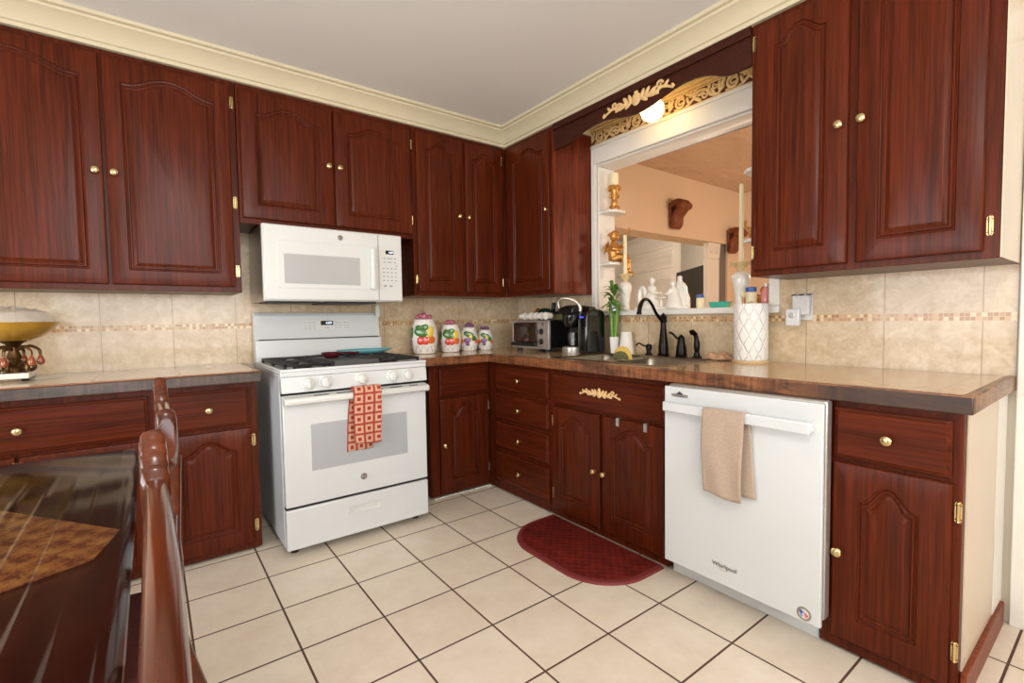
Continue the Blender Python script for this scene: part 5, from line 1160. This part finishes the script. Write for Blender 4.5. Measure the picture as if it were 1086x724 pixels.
# diagonal brocade topper and vinyl cover lie on the table
def clipped_diamond():
    c1 = Vector((-2.545, -2.035)); c2 = Vector((-2.575, -2.158)); a = Vector((-0.59, 0.81)).normalized(); b = Vector((-0.91, -0.41)).normalized()
    return [c2, c1, c1+a*0.92, c1+a*0.92+b*0.55, c2+b*0.85]
q_ = [p for p in clipped_diamond()]
bm = nb(); loops(bm, [[(p.x, p.y, TZ+0.0003) for p in q_], [(p.x, p.y, TZ+0.0022) for p in q_]]); o = obj('table_topper', bm, M['brocade']); tag(o, 'gold and red brocade table topper laid cornerwise under the clear cover', 'table topper')
bm = nb(); NX, NY = 220, 60; V = []
for i in range(NX+1):
    x = TX0+0.01+(TX1+0.002-TX0-0.01)*i/NX; row = []
    for j in range(NY+1):
        y = TY0+0.01+(TY1-TY0-0.012)*j/NY
        dx_ = TX1-x; ph = dx_/0.048+0.12*math.sin(y*2.1)+0.25*max(0, (y+1.75))*math.sin(dx_*9); fr_ = ph-math.floor(ph)
        rid = 0.0031*math.exp(-((fr_-0.5)/0.075)**2)*min(1.0, max(0.0, (-1.45-y)/0.25))
        wob = 0.0035*(1+math.sin(x*17+2*math.sin(y*9))*math.sin(y*14+x*6))*min(1, max(0, (y+2.0)/0.45))
        e1 = max(0, 0.014-dx_)/0.014; e2 = max(0, 0.02-(TY1-y))/0.02
        row.append(bm.verts.new((x, y, TZ+0.0035+rid+wob-0.012*e1*e1-0.008*e2*e2)))
    V.append(row)
for i in range(NX):
    for j in range(NY): bm.faces.new((V[i][j], V[i+1][j], V[i+1][j+1], V[i][j+1]))
bmesh.ops.delete(bm, geom=[v_ for v_ in bm.verts if (v_.co.x-(TX1-0.055) > 0 and v_.co.y-(TY1-0.055) > 0 and (v_.co.x-(TX1-0.055))**2+(v_.co.y-(TY1-0.055))**2 > 0.056**2)], context='VERTS')
o = obj('table_cover', bm, M['vinyl'], sharp=3); tag(o, 'clear ridged vinyl cover lying over the dark dining table', 'table cover')

# ------------------------------------------------------------------ dining chairs, facing the table
def make_chair(x, y, label):
    c = thing('dining_chair', label, 'chair', (x, y, 0), R90, 'polished dining chairs along the table edge')
    HW = 0.325                                           # half width of the back
    bm = nb(); rings = []; N = 160
    for i in range(N+1):
        u = -1+2*i/N; a = abs(u)
        if a > 0.80:                                     # raised, fluted ear
            e = (a-0.80)/0.20; top = 0.944+0.056*min(1.0, e/0.80)**0.9-0.018*max(0.0, (e-0.85)/0.15)**2; fl = 0.0060*abs(math.sin(min(e, 0.8)/0.8*PI*4.0))**0.8; top += fl
            th = 0.0165-0.004*max(0.0, (e-0.8)/0.2); bot = 0.885+0.03*e
        else:
            top = 0.944+0.010*math.cos(a/0.80*PI/2); th = 0.0135+0.001*(1-a); bot = 0.872+0.012*a*a
        yb = 0.004*(1-u*u)                               # back bows away from the table
        zc, hh = (top+bot)/2, (top-bot)/2; ring = []
        for k in range(16):
            an = 2*PI*k/16; cx, sx = math.cos(an), math.sin(an); ex = 0.55
            ring.append((u*HW, yb+th*math.copysign(abs(cx)**ex, cx), zc+hh*math.copysign(abs(sx)**ex, sx)))
        rings.append(ring)
    loops(bm, rings); obj('crest_rail', bm, M['chair_wood'], c, sharp=0.9)
    for s_ in (-1, 1):
        bm = nb(); tube(bm, chain([(s_*0.205, 0.098, 0.0), (s_*0.215, 0.035, 0.22), (s_*0.222, -0.012, 0.44), (s_*0.230, -0.004, 0.66), (s_*0.236, 0.006, 0.90)], 6), [0.019]*8+[0.021]*12+[0.017]*5, 12, flat=1.2); obj('rear_leg', bm, M['chair_wood'], c)
        bm = nb(); tube(bm, chain([(s_*0.215, -0.405, 0.0), (s_*0.210, -0.40, 0.10), (s_*0.222, -0.425, 0.30), (s_*0.215, -0.405, 0.42)], 6), [0.016]*4+[0.018]*6+[0.026]*9, 12); obj('front_leg', bm, M['chair_wood'], c)
    bm = nb()                                            # pierced splat
    for u0, u1 in ((-0.055, -0.075), (-0.018, -0.022), (0.018, 0.022), (0.055, 0.075)):
        tube(bm, chain([(u0, -0.010, 0.52), (u0*1.5, -0.008, 0.62), (u0*0.7, -0.006, 0.74), (u1, -0.002, 0.885)], 6), 0.009, 10, flat=0.6)
    tube(bm, [(-0.07, -0.006, 0.53), (0.07, -0.006, 0.53)], 0.012, 10); obj('splat', bm, M['chair_wood'], c)
    bm = nb(); tube(bm, [(-0.222, -0.012, 0.515), (0.222, -0.012, 0.515)], 0.015, 10); obj('lower_rail', bm, M['chair_wood'], c)
    bm = nb(); loops(bm, [[(sx*HWx, y_, z) for sx, y_, HWx in ((-1, -0.435, 0.235), (1, -0.435, 0.235), (1, -0.02, 0.205), (-1, -0.02, 0.205))] for z in (0.385, 0.435)]); obj('seat_frame', bm, M['chair_wood'], c, bevel=0.008)
    bm = nb(); loops(bm, [[(sx*HWx*k, (y_+0.225)*k-0.225, z) for sx, y_, HWx in ((-1, -0.430, 0.230), (1, -0.430, 0.230), (1, -0.045, 0.200), (-1, -0.045, 0.200))] for k, z in ((0.98, 0.4355), (1.0, 0.450), (0.96, 0.470), (0.75, 0.482), (0.35, 0.487))]); obj('seat_cushion', bm, M['upholstery'], c, bevel=0.01, segs=3)
    return c
make_chair(-2.487, -2.695, 'polished brown dining chair nearest the camera, fluted crest rail beside the table')
make_chair(-2.468, -1.885, 'polished brown dining chair farther along the table, by the base cupboards')
